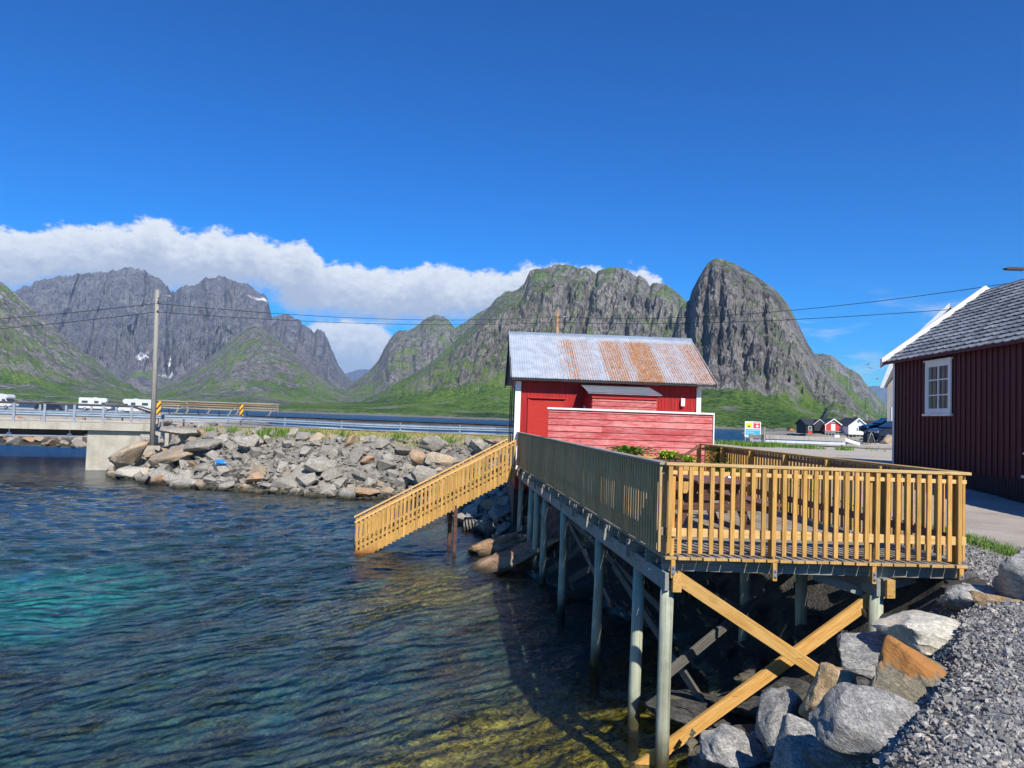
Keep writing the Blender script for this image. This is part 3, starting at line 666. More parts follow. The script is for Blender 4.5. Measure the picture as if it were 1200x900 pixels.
# ------------------------------------------------------------------ road
def z_at(x, y): return float(height(np.array([float(x)]), np.array([float(y)]), True)[0])
mt, b, o = material('worn_asphalt'); v = coord()
f1 = tnoise(v, 60, 5, .7); f2 = tnoise(v, 1.1, 6, .6)
c = mixc(smooth(f2, .3, .7), (.34, .295, .24), (.46, .41, .34)); c = mixc(smooth(f1, .4, .7), c, mixc(.5, c, (.09, .085, .08)))
setin(b, 'Base Color', c); b.inputs['Roughness'].default_value = .92; setin(b, 'Normal', bump(f1, .4, .01)); M['road'] = mt
def road(name, path, w, n=60, lift=.03):
    P = [Vector((*p, 0)) for p in path]; V = []; 
    pts = []
    for i in range(len(P)-1):
        for k in range(n): pts.append(P[i].lerp(P[i+1], k/n))
    pts.append(P[-1])
    for i, p in enumerate(pts):
        d = (pts[min(i+1, len(pts)-1)]-pts[max(i-1, 0)]).normalized(); s = Vector((d.y, -d.x, 0))
        for a in np.linspace(-1, 1, 9):
            q = p + s*(a*w/2); V.append((q.x, q.y, 0))
    V = np.array(V); V[:, 2] = height(V[:, 0], V[:, 1], True)
    V[:, 2] = V[:, 2] + lift + .03*(1-np.tile(np.linspace(-1, 1, 9)**2, len(pts)))
    me = np_mesh(name, V, grid_faces(len(pts), 9)); return tag(link(name, me, None, [M['road']]), kind='structure')
road('side_road', [(8.5, 4.0), (8.75, 9.0), (9.1, 14), (9.4, 22), (8.6, 32), (7.0, 44)], 4.2)
road('causeway_road', [(-23.3, 46.4), (-19, 49.0), (-12, 50.2), (-2, 50.0), (12, 48.5), (26, 50), (50, 60)], 4.4, lift=.05)

# ------------------------------------------------------------------ boulders
def boulder_mesh(name, seed, dims, mat, npts=14, sub=2, rough=.06, flat=.0):
    r = random.Random(seed); bm = bmesh.new()
    for i in range(npts):
        p = Vector((r.gauss(0, 1), r.gauss(0, 1), r.gauss(0, 1))).normalized()
        p *= r.uniform(.86, 1.05); p.z = max(-.85, min(.85-flat, p.z)); bm.verts.new(p)
    h = bmesh.ops.convex_hull(bm, input=bm.verts)
    bmesh.ops.delete(bm, geom=[g for g in h['geom_interior'] if isinstance(g, bmesh.types.BMVert)], context='VERTS')
    bmesh.ops.dissolve_limit(bm, angle_limit=R(9), verts=bm.verts, edges=bm.edges)
    if sub > 1: bmesh.ops.bevel(bm, geom=list(bm.edges), offset=.055, segments=2, affect='EDGES', profile=.6)
    bmesh.ops.triangulate(bm, faces=bm.faces)
    for _ in range(sub):
        bmesh.ops.subdivide_edges(bm, edges=[e for e in bm.edges if e.calc_length() > .22/(_+1)], cuts=1, use_grid_fill=True)
        bmesh.ops.triangulate(bm, faces=bm.faces)
    bm.normal_update(); off = Vector((seed*3.7, seed*1.3, 0))
    for v_ in bm.verts:
        n_ = mn.fractal(v_.co*1.6+off, .9, 2.1, 5); n2_ = mn.ridged_multi_fractal(v_.co*2.6+off, 1, 2, 4, 1, 2)-1.0
        v_.co += v_.normal*(n_*rough*1.7 + n2_*rough*.35)
    for v_ in bm.verts: v_.co = Vector((v_.co.x*dims[0], v_.co.y*dims[1], v_.co.z*dims[2]))
    me = bpy.data.meshes.new(name); bm.to_mesh(me); bm.free(); me.materials.append(mat)
    me.polygons.foreach_set('use_smooth', [sub > 1]*len(me.polygons))
    if sub > 1:
        try: me.set_sharp_from_angle(angle=R(32))
        except Exception: pass
    return me
def boulder(name, loc, dims, mat, seed, label, rot=(0, 0, 0), npts=13, sub=3, rough=.06, flat=0, cat='boulder', group=None):
    me = boulder_mesh(name, seed, dims, mat, npts, sub, rough, flat)
    o = link(name, me); o.location = loc; o.rotation_euler = rot
    return tag(o, label, cat, group)

# foreground boulders: (px, py, distance, half sizes, tilt, material, label)
FG = [
 ((1037,866), 4.75, (.36,.30,.22), (.25,.38,-.5), 'rock_fg', 11, 'big pale blue-grey boulder half buried in the gravel edge, largest and nearest in the corner'),
 ((1062,799), 5.55, (.42,.30,.22), (.1,.42,-.35), 'rock_orange', 22, 'olive slab boulder with a rust orange face lying at the gravel edge'),
 ((1092,741), 6.7, (.46,.34,.17), (.15,.2,.25), 'rock_white', 8, 'smooth cream white boulder with a tan vein at the gravel edge'),
 ((1146,704), 7.6, (.46,.30,.17), (.1,.22,-.2), 'rock_fg', 31, 'dark blue-grey boulder with a tan top behind the cream white boulder'),
 ((1017,768), 6.95, (.34,.30,.20), (0,.1,.4), 'rock_fg', 42, 'speckled blue-grey boulder between the front right pile and the rust orange slab'),
 ((972,815), 6.25, (.23,.24,.26), (.2,.1,.5), 'rock_beige', 55, 'knobbly tan sandy boulder where the diagonal brace ends'),
 ((917,848), 6.5, (.20,.38,.22), (.5,-.3,-.55), 'rock_fg', 67, 'long pale granite boulder lying on end left of the tan boulder'),
 ((943,882), 5.7, (.22,.22,.24), (.1,.2,.9), 'rock_fg', 73, 'upright light grey boulder at the bottom edge beneath the tan boulder'),
 ((866,888), 6.45, (.29,.24,.16), (.1,.25,-.2), 'rock_fg', 81, 'low flat-topped grey boulder on the black bedrock, leftmost of the pale ones'),
 ((996,905), 4.9, (.27,.24,.13), (0,.1,.3), 'rock_fg', 97, 'rounded grey boulder cut off by the bottom edge of the photo'),
 ((1000,812), 6.4, (.20,.18,.15), (0,.1,1.3), 'rock_dark', 101, 'dark shaded stone wedged under the rust orange slab'),  # darker rock stands in for the shade on this stone
 ((895,868), 6.7, (.14,.12,.10), (0,.3,.3), 'rock_fg', 103, 'small grey stone tucked against the long pale granite boulder'),
 ((1212,682), 7.2, (.28,.30,.38), (.1,.1,.3), 'rock_fg', 109, 'tall rounded dark boulder standing at the right edge by the road'),
 ((1152,690), 8.1, (.22,.18,.10), (0,.1,.3), 'rock_beige', 113, 'crumbly tan stone in the gravel beside the deck corner'),
 ((1182,692), 7.9, (.16,.14,.07), (.2,.1,.3), 'rock_fg', 117, 'thin grey stone lying against the tall rounded boulder'),
 ((1105,893), 4.35, (.060,.05,.045), (.2,.1,.3), 'rock_beige', 119, 'small beige stone lying loose on the grey gravel'),
 ((1187,711), 7.2, (.34,.2,.10), (.0,.2,-.3), 'rock_beige', 123, 'tan stone tongue running from the dark blue-grey boulder to the gravel'),
]
for (p, D, dm, rt, mk, sd_, lb) in FG:
    loc = at(p[0], p[1], D)
    dm = tuple(q_*(1.36 if dm[0] > .2 else 1.15) for q_ in dm)
    boulder('boulder' if dm[0] > .15 else 'stone', loc, dm, M[mk], sd_, lb, rt, 12 if sd_ in (11, 22, 8) else 15, 3, .05, .1, cat='boulder' if dm[0] > .15 else 'stone')

# dark bedrock slabs round the corner pile
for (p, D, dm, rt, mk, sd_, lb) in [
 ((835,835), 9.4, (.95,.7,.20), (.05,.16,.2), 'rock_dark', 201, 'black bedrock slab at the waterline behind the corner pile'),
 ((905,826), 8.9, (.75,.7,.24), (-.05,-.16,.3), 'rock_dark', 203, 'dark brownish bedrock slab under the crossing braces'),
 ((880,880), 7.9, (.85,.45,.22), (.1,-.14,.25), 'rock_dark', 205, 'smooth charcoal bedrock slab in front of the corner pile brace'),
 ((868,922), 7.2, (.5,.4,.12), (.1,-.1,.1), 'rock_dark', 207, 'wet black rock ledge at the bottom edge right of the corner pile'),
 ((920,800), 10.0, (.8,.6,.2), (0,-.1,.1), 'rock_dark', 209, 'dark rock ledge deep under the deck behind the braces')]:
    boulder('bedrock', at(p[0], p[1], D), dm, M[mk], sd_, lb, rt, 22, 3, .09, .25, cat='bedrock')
# brown outcrops by the stair
boulder('rock_outcrop', (-.45, 20.9, .26), (1.45, .62, .30), M['rock_pink'], 331, 'pinkish brown rock outcrop in the water just under the stair', (0, -.24, .12), 11, 3, .10, .3, cat='rock outcrop')
boulder('rock_outcrop', (-.05, 18.6, .36), (1.85, .80, .40), M['rock_pink'], 335, 'wide pinkish brown rock outcrop sloping into the water beside the piles', (0, -.24, .10), 11, 3, .10, .3, cat='rock outcrop')
boulder('rock_outcrop', (1.25, 19.6, .3), (1.5, 1.5, .7), M['rock_pink'], 305, 'large brown bedrock hump in shadow under the far end of the deck', (0, -.2, .3), 12, 3, .10, .3, cat='rock outcrop')
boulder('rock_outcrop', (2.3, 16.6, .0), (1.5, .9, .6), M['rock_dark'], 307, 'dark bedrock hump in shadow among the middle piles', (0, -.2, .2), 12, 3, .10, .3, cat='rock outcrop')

# riprap: every large stone an object, sharing a set of shapes
def rubble(region, count, sizes, seed, meshes, name, label, cat, group, sink=.25, stuff=0, szfn=None):
    r = np.random.RandomState(seed); placed = []; out_ = []
    tries = 0
    while len(placed) < count+stuff and tries < 25000:
        tries += 1; f_ = len(placed)/(count+stuff)
        s = sizes[0] + (sizes[1]-sizes[0])*(1-f_)**1.8*r.uniform(.75, 1.15)
        x, y = region(r)
        if placed and count:
            Q = np.array(placed); 
            if ((x-Q[:, 0])**2+(y-Q[:, 1])**2 < (.62*(s+Q[:, 2]))**2).any(): continue
        placed.append((x, y, s))
    X = np.array([p[0] for p in placed]); Y = np.array([p[1] for p in placed]); H = height(X, Y, True)
    sm = MB()
    for i, ((x, y, s), h) in enumerate(zip(placed, H)):
        e = (r.normal(0, .5), r.normal(0, .5), r.uniform(0, 6.28)); z = h + s*(.28-sink*.4)
        me = meshes[r.randint(len(meshes))]
        if i < count:
            o = bpy.data.objects.new(name, me); C.objects.link(o); o.location = (x, y, z); o.scale = (s*r.uniform(.85, 1.2), s*r.uniform(.7, 1), s*r.uniform(.55, .9)); o.rotation_euler = e
            if callable(label): tag(o, label(x, y, s, me.materials[0], h), cat, group)
            else: tag(o, label, cat, group)
            out_.append(o)
        else:
            Mx = Matrix.Translation((x, y, z)) @ Matrix.Rotation(e[2], 4, 'Z') @ Matrix.Rotation(e[0], 4, 'X') @ Matrix.Diagonal((s, s*.8, s*.7, 1))
            sm.add([Mx @ v_.co for v_ in me.vertices], [list(p_.vertices) for p_ in me.polygons], 0)
    return out_, sm
RIP = [boulder_mesh('riprap_boulder', 500+i, (1, 1, .95), M['rock'] if i % 7 else M['rock_tan'], 10+i % 4, 1, .05) for i in range(16)]
RIP += [boulder_mesh('riprap_boulder', 540, (1, 1, .9), M['rock_rust'], 11, 1, .05)]
DRK_SHADE = [boulder_mesh('bank_boulder', 580+i, (1, 1, .9), M['rock_dark'], 11, 1, .05) for i in range(6)]
LOW = [boulder_mesh('rubble_stone', 560+i, (1, 1, .95), M['rock'], 9, 0, .0) for i in range(8)]
def on_slope(x0, x1, lo, hi, y0=23.5, y1=50):
    buf = []
    def f(r):
        while not buf:
            x = r.uniform(x0, x1, 4000); y = r.uniform(y0, y1, 4000); d = sdf(x, y); k = (d > lo) & (d < hi)
            buf.extend(zip(x[k].tolist(), y[k].tolist()))
        return buf.pop()
    return f
def rip_label(x, y, s, mat, h):
    col = 'tan' if mat == M['rock_tan'] else 'rust tinted' if mat == M['rock_rust'] else 'grey'
    size = 'large' if s > .46 else 'middling' if s > .33 else 'small'
    row = 'at the waterline' if h < .55 else 'just above the waterline' if h < 1.0 else 'half way up the slope' if h < 1.6 else 'high on the slope' if h < 2.15 else 'at the grassy crest'
    col_ = ['next to the bridge abutment', 'below the utility pole', 'right of the blue plastic', 'left of the middle of the causeway', 'in the middle of the causeway', 'right of the middle of the causeway', 'left of the stair foot', 'behind the stair', 'behind the top of the stair'][int(min(8, max(0, (x+23.2)/2.65)))]
    return '%s %s boulder %s, %s' % (size, col, row, col_)
rubble(on_slope(-23.2, 0.4, -.35, 4.6, 24, 44), 285, (.26, .72), 5, RIP, 'riprap_boulder', rip_label, 'boulder', 'boulders of the causeway slope')
_, sm = rubble(on_slope(-23.2, 0.6, -.3, 4.9, 24, 44), 0, (.10, .30), 6, LOW, 'x', '', '', '', stuff=3200, sink=.1)
tag(sm.build('rubble', [M['rock']]), 'small broken grey stones filling the gaps between the causeway boulders', 'rubble', kind='stuff')
# the big slabs by the abutment and other individuals on the slope
for (p, D, dm, rt, mk, sd_, lb) in [
 ((152,533), 39.2, (1.35,.7,.62), (.2,-.50,.1), 'rock_tan', 401, 'huge tan slab leaning against the concrete bridge abutment'),
 ((203,534), 38.4, (1.45,.75,.50), (.45,-.26,-.1), 'rock_tan', 403, 'huge tan slab with a shaded underside just right of the utility pole foot'),
 ((155,553), 38.0, (1.05,.6,.36), (.2,.0,.1), 'rock_white', 405, 'cream flat boulder at the waterline beside the abutment'),
 ((236,522), 38.3, (1.15,.6,.34), (.3,-.16,.2), 'rock', 407, 'long grey slab near the top of the slope right of the tan slabs'),
 ((187,556), 37.0, (.7,.5,.5), (.2,.1,.1), 'rock', 409, 'grey boulder at the waterline under the tan slab with the shaded underside'),
 ((207,565), 36.4, (.75,.5,.45), (.3,.3,.1), 'rock', 411, 'pale pointed boulder at the waterline right of the cream flat one'),
 ((290,517), 37.5, (.8,.5,.42), (.2,.1,.4), 'rock', 413, 'square grey block high on the slope below the grass'),
 ((213,505), 41.0, (1.6,.8,.28), (.1,.05,.1), 'rock', 415, 'broad flat grey ledge at the foot of the utility pole'),
 ((178,515), 40.2, (.8,.5,.4), (.1,.2,.4), 'rock', 417, 'dark grey block between the abutment top and the utility pole'),
 ((241,566), 35.6, (.5,.35,.3), (.1,.2,.4), 'rock_rust', 419, 'ochre boulder at the waterline below the blue plastic'),
 ((291,572), 34.6, (.5,.35,.28), (.1,.1,.4), 'rock_rust', 421, 'orange brown boulder at the waterline in the middle of the slope'),
 ((332,578), 33.9, (.35,.3,.16), (.1,.1,.4), 'rock_rust', 423, 'small reddish stone poking out of the water below the slope'),
 ((424,576), 33.2, (1.0,.5,.25), (.0,.05,.1), 'rock_rust', 425, 'long flat pinkish boulder lying in the water left of the stair'),
 ((519,537), 33.0, (.85,.5,.35), (.2,.1,.1), 'rock_tan', 427, 'flat tan block high on the slope behind the stair'),
 ((488,536), 33.3, (.45,.4,.5), (.3,.6,.1), 'rock_rust', 429, 'tilted stone with an orange face left of the flat tan block'),
 ((494,557), 32.2, (.75,.5,.6), (.2,.1,.6), 'rock', 431, 'large grey block in the middle of the slope just above the stair rail'),
 ((375,545), 35.0, (.9,.5,.42), (.4,.1,.2), 'rock', 433, 'grey boulder with a black gap below it near the middle of the slope'),
 ((508,521), 34.0, (.75,.5,.5), (.1,.3,.6), 'rock', 435, 'round-shouldered grey block just below the grass behind the stair'),
 ((560,523), 32.0, (.5,.4,.5), (.1,.3,.6), 'rock', 437, 'grey block right below the guardrail post nearest the red shed')]:
    boulder('riprap_boulder', at(p[0], p[1], D), dm, M[mk], sd_, lb, rt, 19, 2, .05, .12)
# boulders under the deck, the shade there put into their dark rock colour
rubble(on_slope(1.8, 6.0, .55, 2.6, 7.6, 16), 46, (.16, .46), 9, DRK_SHADE, 'bank_boulder', lambda x, y, s, m_, h: '%s shade-dark boulder under the deck, %s, %s' % ('large' if s > .33 else 'middling' if s > .24 else 'small', 'near the water' if h < .8 else 'half way up' if h < 1.5 else 'high up', ['behind the front piles', 'by the second row', 'by the third row', 'deep in shade'][min(3, int((y-7.6)/2.1))]), 'boulder', 'boulders under the deck')
rubble(on_slope(-1.6, 3.6, -.2, 3.2, 21.3, 28), 40, (.16, .5), 10, RIP, 'bank_boulder', lambda x, y, s, m_, h: '%s boulder %s at the far end of the deck, %s' % ('large' if s > .33 else 'small', 'by the water' if h < 1 else 'up the bank', 'seen under the stair' if x < 0 else 'behind the far piles' if x < 2 else 'below the wind screen'), 'boulder', 'boulders under the far end of the deck')
rubble(on_slope(-62, -27, -.3, 4.4, 52, 72), 150, (.3, .85), 12, RIP[::2]+[RIP[0], RIP[7], RIP[-1]], 'shore_boulder', lambda x, y, s, m_, h: '%s %s boulder seen under the bridge, %s, %s' % ('large' if s > .55 else 'small', 'tan' if m_ == M['rock_tan'] else 'rusty' if m_ == M['rock_rust'] else 'grey', 'at the water' if h < .9 else 'on top of the bank', ['at the left edge', 'left of the middle', 'middle of the gap', 'near the abutment'][int(min(3, max(0, (x+56)/7)))]), 'boulder', 'boulders beneath the bridge')

# ------------------------------------------------------------------ gravel stones
def hull_stone(seed, n=9):
    r = random.Random(seed); bm = bmesh.new()
    for _ in range(n): bm.verts.new((r.uniform(-1, 1), r.uniform(-.8, .8), r.uniform(-.55, .55)))
    h = bmesh.ops.convex_hull(bm, input=bm.verts)
    bmesh.ops.delete(bm, geom=[g for g in h['geom_interior'] if isinstance(g, bmesh.types.BMVert)], context='VERTS')
    bmesh.ops.triangulate(bm, faces=bm.faces)
    bm.verts.index_update(); v_ = np.array([q.co[:] for q in bm.verts]); f_ = np.array([[q.index for q in g.verts] for g in bm.faces]); bm.free(); return v_, f_
st = [hull_stone(900+i) for i in range(14)]
r = np.random.RandomState(21); NS = 95000
gx = r.uniform(1.4, 9.2, NS); gy = 3.0 + r.uniform(0, 1, NS)**1.6*9
d_ = sdf(gx, gy); sw_ = 2.75
ok = (d_ > sw_*.80 + r.uniform(-.2, .12, NS)) & (gx/gy < .78) & (gx/gy > .3) & ~((gy > 8.15) & (gx < 5.35)) & (gx < 6.72+.04*(gy-9)) 
gx = gx[ok]; gy = gy[ok]; gzv = height(gx, gy, True)
Vs = []; Fs = []; rn = []; base = 0
for x, y, z in zip(gx, gy, gzv):
    v_, f_ = st[r.randint(len(st))]; s = r.gamma(5, .0026)*(1+.03*y)+.004; s = min(s, .055); q = Matrix.Rotation(r.uniform(0, 6.28), 3, 'Z') @ Matrix.Rotation(r.normal()*.6, 3, 'X') @ Matrix.Rotation(r.normal()*.6, 3, 'Y')
    vv = (v_*s) @ np.array(q).T + (x, y, z + s*.15); Vs.append(vv); Fs.append(f_+base); base += len(v_); rn += [r.rand()]*len(v_)
me = np_mesh('gravel', np.concatenate(Vs), np.concatenate(Fs), False)
me.attributes.new('rnd', 'FLOAT', 'POINT').data.foreach_set('value', np.array(rn, np.float32))
mt, b, o = material('crushed_stone'); rr_ = attr('rnd')
c = ramp(rr_, [(0, (.13, .125, .115)), (.35, (.26, .25, .23)), (.75, (.40, .385, .35)), (.93, (.54, .51, .46)), (1, (.52, .43, .29))])
c = mixc(smooth(tnoise(coord(), 90, 4), .35, .7), mixc(.6, c, (.08, .08, .09)), c)
setin(b, 'Base Color', c); b.inputs['Roughness'].default_value = .85
tag(link('gravel', me, None, [mt]), 'loose dark grey crushed gravel beside the boulders', 'gravel', kind='stuff')

# ------------------------------------------------------------------ grass
def grass_mat(name, a, b2):
    mt, b, o = material(name); setin(b, 'Base Color', mixc(attr('rnd'), a, b2)); b.inputs['Roughness'].default_value = .7
    b.inputs['Specular IOR Level'].default_value = .2; return mt
M['grass_dry'] = grass_mat('dry_grass_blades', (.16, .17, .03), (.46, .39, .14)); M['grass_green'] = grass_mat('green_grass_blades', (.05, .13, .015), (.16, .26, .04))
M['leaf'] = grass_mat('plant_leaves', (.06, .17, .02), (.22, .36, .05)); M['lettuce'] = grass_mat('lettuce_leaves', (.25, .42, .04), (.50, .58, .08))
M['weedleaf'] = grass_mat('weed_leaves', (.03, .10, .015), (.09, .2, .03))
def blades(pts, hmin, hmax, w, seed, lean=.35):
    r = np.random.RandomState(seed); P = np.array(pts); n = len(P); h = r.uniform(hmin, hmax, n); a = r.uniform(0, 6.28, n)
    ln = r.normal(0, lean, (n, 2))*h[:, None]; dx = np.cos(a)*w*.5; dy = np.sin(a)*w*.5
    V = np.zeros((n, 5, 3)); V[:, 0] = P + np.stack([-dx, -dy, 0*dx-.02], 1); V[:, 1] = P + np.stack([dx, dy, 0*dx-.02], 1)
    m_ = P + np.stack([ln[:, 0]*.4, ln[:, 1]*.4, h*.6], 1); V[:, 2] = m_ + np.stack([dx*.7, dy*.7, 0*dx], 1); V[:, 3] = m_ - np.stack([dx*.7, dy*.7, 0*dx], 1)
    V[:, 4] = P + np.stack([ln[:, 0], ln[:, 1], h], 1)
    b5 = np.arange(n)[:, None]*5; F3 = np.concatenate([b5+[0, 1, 2], b5+[0, 2, 3], b5+[3, 2, 4]], 0)
    return V.reshape(-1, 3), F3, np.repeat(r.rand(n), 5)
def grass_patch(name, pts, hmin, hmax, w, seed, mat, label, lean=.35):
    V, F3, rn = blades(pts, hmin, hmax, w, seed, lean); me = np_mesh(name, V, F3, False)
    me.attributes.new('rnd', 'FLOAT', 'POINT').data.foreach_set('value', rn.astype(np.float32))
    return tag(link(name, me, None, [mat]), label, 'grass', kind='stuff')
r = np.random.RandomState(5)
x = r.uniform(-20, 1, 26000); y = r.uniform(33.5, 47, 26000); d_ = sdf(x, y); dens = fbm(x*.7, y*.7, 3, 3)
ok = (d_ > 3.75+.5*dens) & (dens > -.12-.25*(x > -12)) & (y < 46.5); x = x[ok]; y = y[ok]; h = height(x, y, True)
grass_patch('roadside_grass', np.stack([x, y, h], 1), .04, .18, .035, 3, M['grass_dry'], 'yellowish green grass along the top of the causeway slope')
pts = []
for cx, cy, n, sp_ in [(-12.2, 38.9, 500, .9), (-13.3, 39.3, 200, .4), (-5.8, 38.2, 150, .3), (-3.7, 37.3, 260, .5), (-15.5, 40.5, 90, .2), (-17, 41, 60, .2), (-9.0, 38.6, 90, .3), (-1.2, 36.4, 150, .5), (-10.4, 38.6, 120, .3)]:
    q = r.normal(0, 1, (n, 2))*[sp_, .25]+[cx, cy]; pts.append(np.stack([q[:, 0], q[:, 1], height(q[:, 0], q[:, 1], True)], 1))
grass_patch('weed_clumps', np.concatenate(pts), .12, .55, .05, 8, M['grass_green'], 'bright green weed clumps under the causeway guardrail')
x = r.uniform(12.6, 21, 6000); y = r.uniform(39, 45.5, 6000); ok = fbm(x*.6, y*.6, 8, 3) > -.25+(x-13)*.07; x = x[ok]; y = y[ok]
grass_patch('parking_grass', np.stack([x, y, height(x, y, True)], 1), .1, .35, .04, 9, M['grass_green'], 'green grass strip below the information sign')
t_ = r.uniform(0, 1, 9000); y = 4.5 + t_*7.5; x = np.interp(y, [4, 9, 14], [6.5, 6.72, 7.05]) + r.normal(0, .13, 9000); 
grass_patch('verge_grass', np.stack([x, y, height(x, y, True)], 1), .02, .10, .012, 10, M['grass_green'], 'narrow green grass verge between the gravel and the road')

# ------------------------------------------------------------------ deck
A0 = Vector((1.77, 8.22, 0)); DU = Vector((math.cos(R(1.5)), math.sin(R(1.5)), 0)); DV = Vector((-math.sin(R(6.1)), math.cos(R(6.1)), 0))
DW = 3.46; DL = 14.25; ZD = 2.40
def P_(s, t, z): return A0 + DU*s + DV*t + Vector((0, 0, z))
deck = empty('timber_deck', P_(0, 0, 0), 0, 'long timber deck on round green piles with golden slatted railings, standing over the water', 'deck')
def dk(mb, name, mat, bevel=0, parent=None):
    o = mb.build(name, mat, None, bevel)
    o.data.transform(Matrix.Translation(-deck.location)); o.parent = deck
    if parent is not None: o.parent = parent
    return o
mb = MB(); n = 24; pw = DW/n
for i in range(n):
    s0 = (i+.5)*pw + random.uniform(-.002, .002); f_ = random.uniform(-.012, .012)
    mb.beam(P_(s0, -.035+f_, ZD), P_(s0, DL, ZD+random.uniform(-.002, .002)), pw-.011, .034, zc=1); mb.mi[-6] = 1
dk(mb, 'deck_boards', [M['deck'], M['pine_d']], .003)
# bright sawn front ends
for t in [0.15]+[.62*k for k in range(1, 23)]:
    mb = MB(); mb.beam(P_(-.02 if t > .3 else .03, t, ZD-.036), P_(DW-.02, t, ZD-.036), .048, .148, zc=1); dk(mb, 'joist', M['grey_x'])
for s in (.10, 2.52):
    for ds, mm in ((-.055, 'grey_y'), (.045, 'grey_y')):
        mb = MB(); mb.beam(P_(s+ds, .0 if s < 1 else .02, ZD-.186), P_(s+ds, DL-.1, ZD-.186), .048 if ds < 0 else .098, .20, zc=1)
        dk(mb, 'beam', M[mm], .003)
    mb = MB(); mb.beam(P_(s+.045, -.05, ZD-.183), P_(s+.045, -.002, ZD-.183), .1, .205, zc=1); dk(mb, 'beam_end', M['pine_d'], .003)
piles = [(.08, t) for t in (.10, 1.25, 3.45, 6.6, 9.1, 10.4, 11.5, 13.8)] + [(2.5, t) for t in (.12, 1.8, 3.6, 6.6, 9.1, 11.5, 13.8)] + [(1.3, 11.0), (1.3, 12.6)]
for s, t in piles:
    r_ = .078; mb = MB(); p = P_(s, t, 0); g_ = -.9 if s < 2 else .2
    rr2 = [r_*1.06, r_*1.03, r_, r_*.98, r_*.97]
    mb.tube([(p.x+random.uniform(-.01, .01)-.012*(1-k/4), p.y, g_ + (ZD-.385-g_)*k/4) for k in range(5)], rr2, 16)
    dk(mb, 'pile', M['pile'])
# post blocks with brackets at the front edge
for s in (.10, 1.25, 2.38, 3.38):
    mb = MB(); mb.box(-.024, .024, -.03, .02, -.235, -.037, M=Matrix.Translation(P_(s, -.01, ZD))); bl = dk(mb, 'post_foot', M['pine_v'], .003)
    mb = MB(); mb.box(-.017, .017, -.004, 0, -.20, -.10, M=Matrix.Translation(P_(s, -.042, ZD)))
    mb.tube([P_(s, -.062, ZD-.12), P_(s, -.044, ZD-.12)], .010, 8); mb.tube([P_(s, -.062, ZD-.18), P_(s, -.044, ZD-.18)], .010, 8)
    dk(mb, 'bracket', M['steel'], 0, bl)
for t in [.62*k for k in range(1, 23)]:
    if int(round(t/.62)) % 2 == 0:
        mb = MB(); mb.box(-.05, 0, -.03, .03, -.26, -.04, M=Matrix.Translation(P_(-.022, t+.08, ZD))); dk(mb, 'post_foot', M['grey_x'])
mb = MB(); mb.tube([P_(-.06, .35, ZD-.22), P_(-.03, .35, ZD-.22)], .013, 8); dk(mb, 'bolt', M['white'])
M['brace_dark'] = wood('dark_grey_brace', (.10, .092, .075), (.20, .19, .165), (1.4, 24, 24), gc=True)  # darker grey wood for the inner braces
# diagonal braces
def brace(p, q, w, h, mat, up=(0, 0, 1), b_=.004):
    mb = MB(); mb.beam(p, q, w, h, up); dk(mb, 'brace', mat, b_)
def front(px, py, t): # point in the plane of the front piles, t metres further in
    d = ray(px, py); n_ = Vector((-DU.y, DU.x, 0)); k = ((A0+DV*t-Vector((0, 0, EYE))).dot(n_))/d.dot(n_); q = Vector((0, 0, EYE))+d*k; return q
brace(front(791, 675, -.02), front(966, 792, -.02), .045, .145, M['pine_d'])
brace(front(1040, 688, .24), front(742, 905, .24), .060, .145, M['pine_d'])
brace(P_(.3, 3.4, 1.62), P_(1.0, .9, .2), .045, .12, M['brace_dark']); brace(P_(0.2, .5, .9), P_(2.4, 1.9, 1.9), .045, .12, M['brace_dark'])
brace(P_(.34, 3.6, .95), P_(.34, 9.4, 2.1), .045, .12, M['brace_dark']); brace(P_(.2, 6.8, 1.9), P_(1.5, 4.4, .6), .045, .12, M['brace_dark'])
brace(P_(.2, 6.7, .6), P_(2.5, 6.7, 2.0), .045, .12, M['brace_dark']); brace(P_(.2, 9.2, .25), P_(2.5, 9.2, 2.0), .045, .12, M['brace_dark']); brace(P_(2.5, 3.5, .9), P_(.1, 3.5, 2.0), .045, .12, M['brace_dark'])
brace(P_(1.9, .36, ZD-.24), P_(2.5, .36, ZD-.42), .045, .1, M['grey_x']); brace(P_(3.1, .36, ZD-.24), P_(2.5, .36, ZD-.42), .045, .1, M['grey_x'])
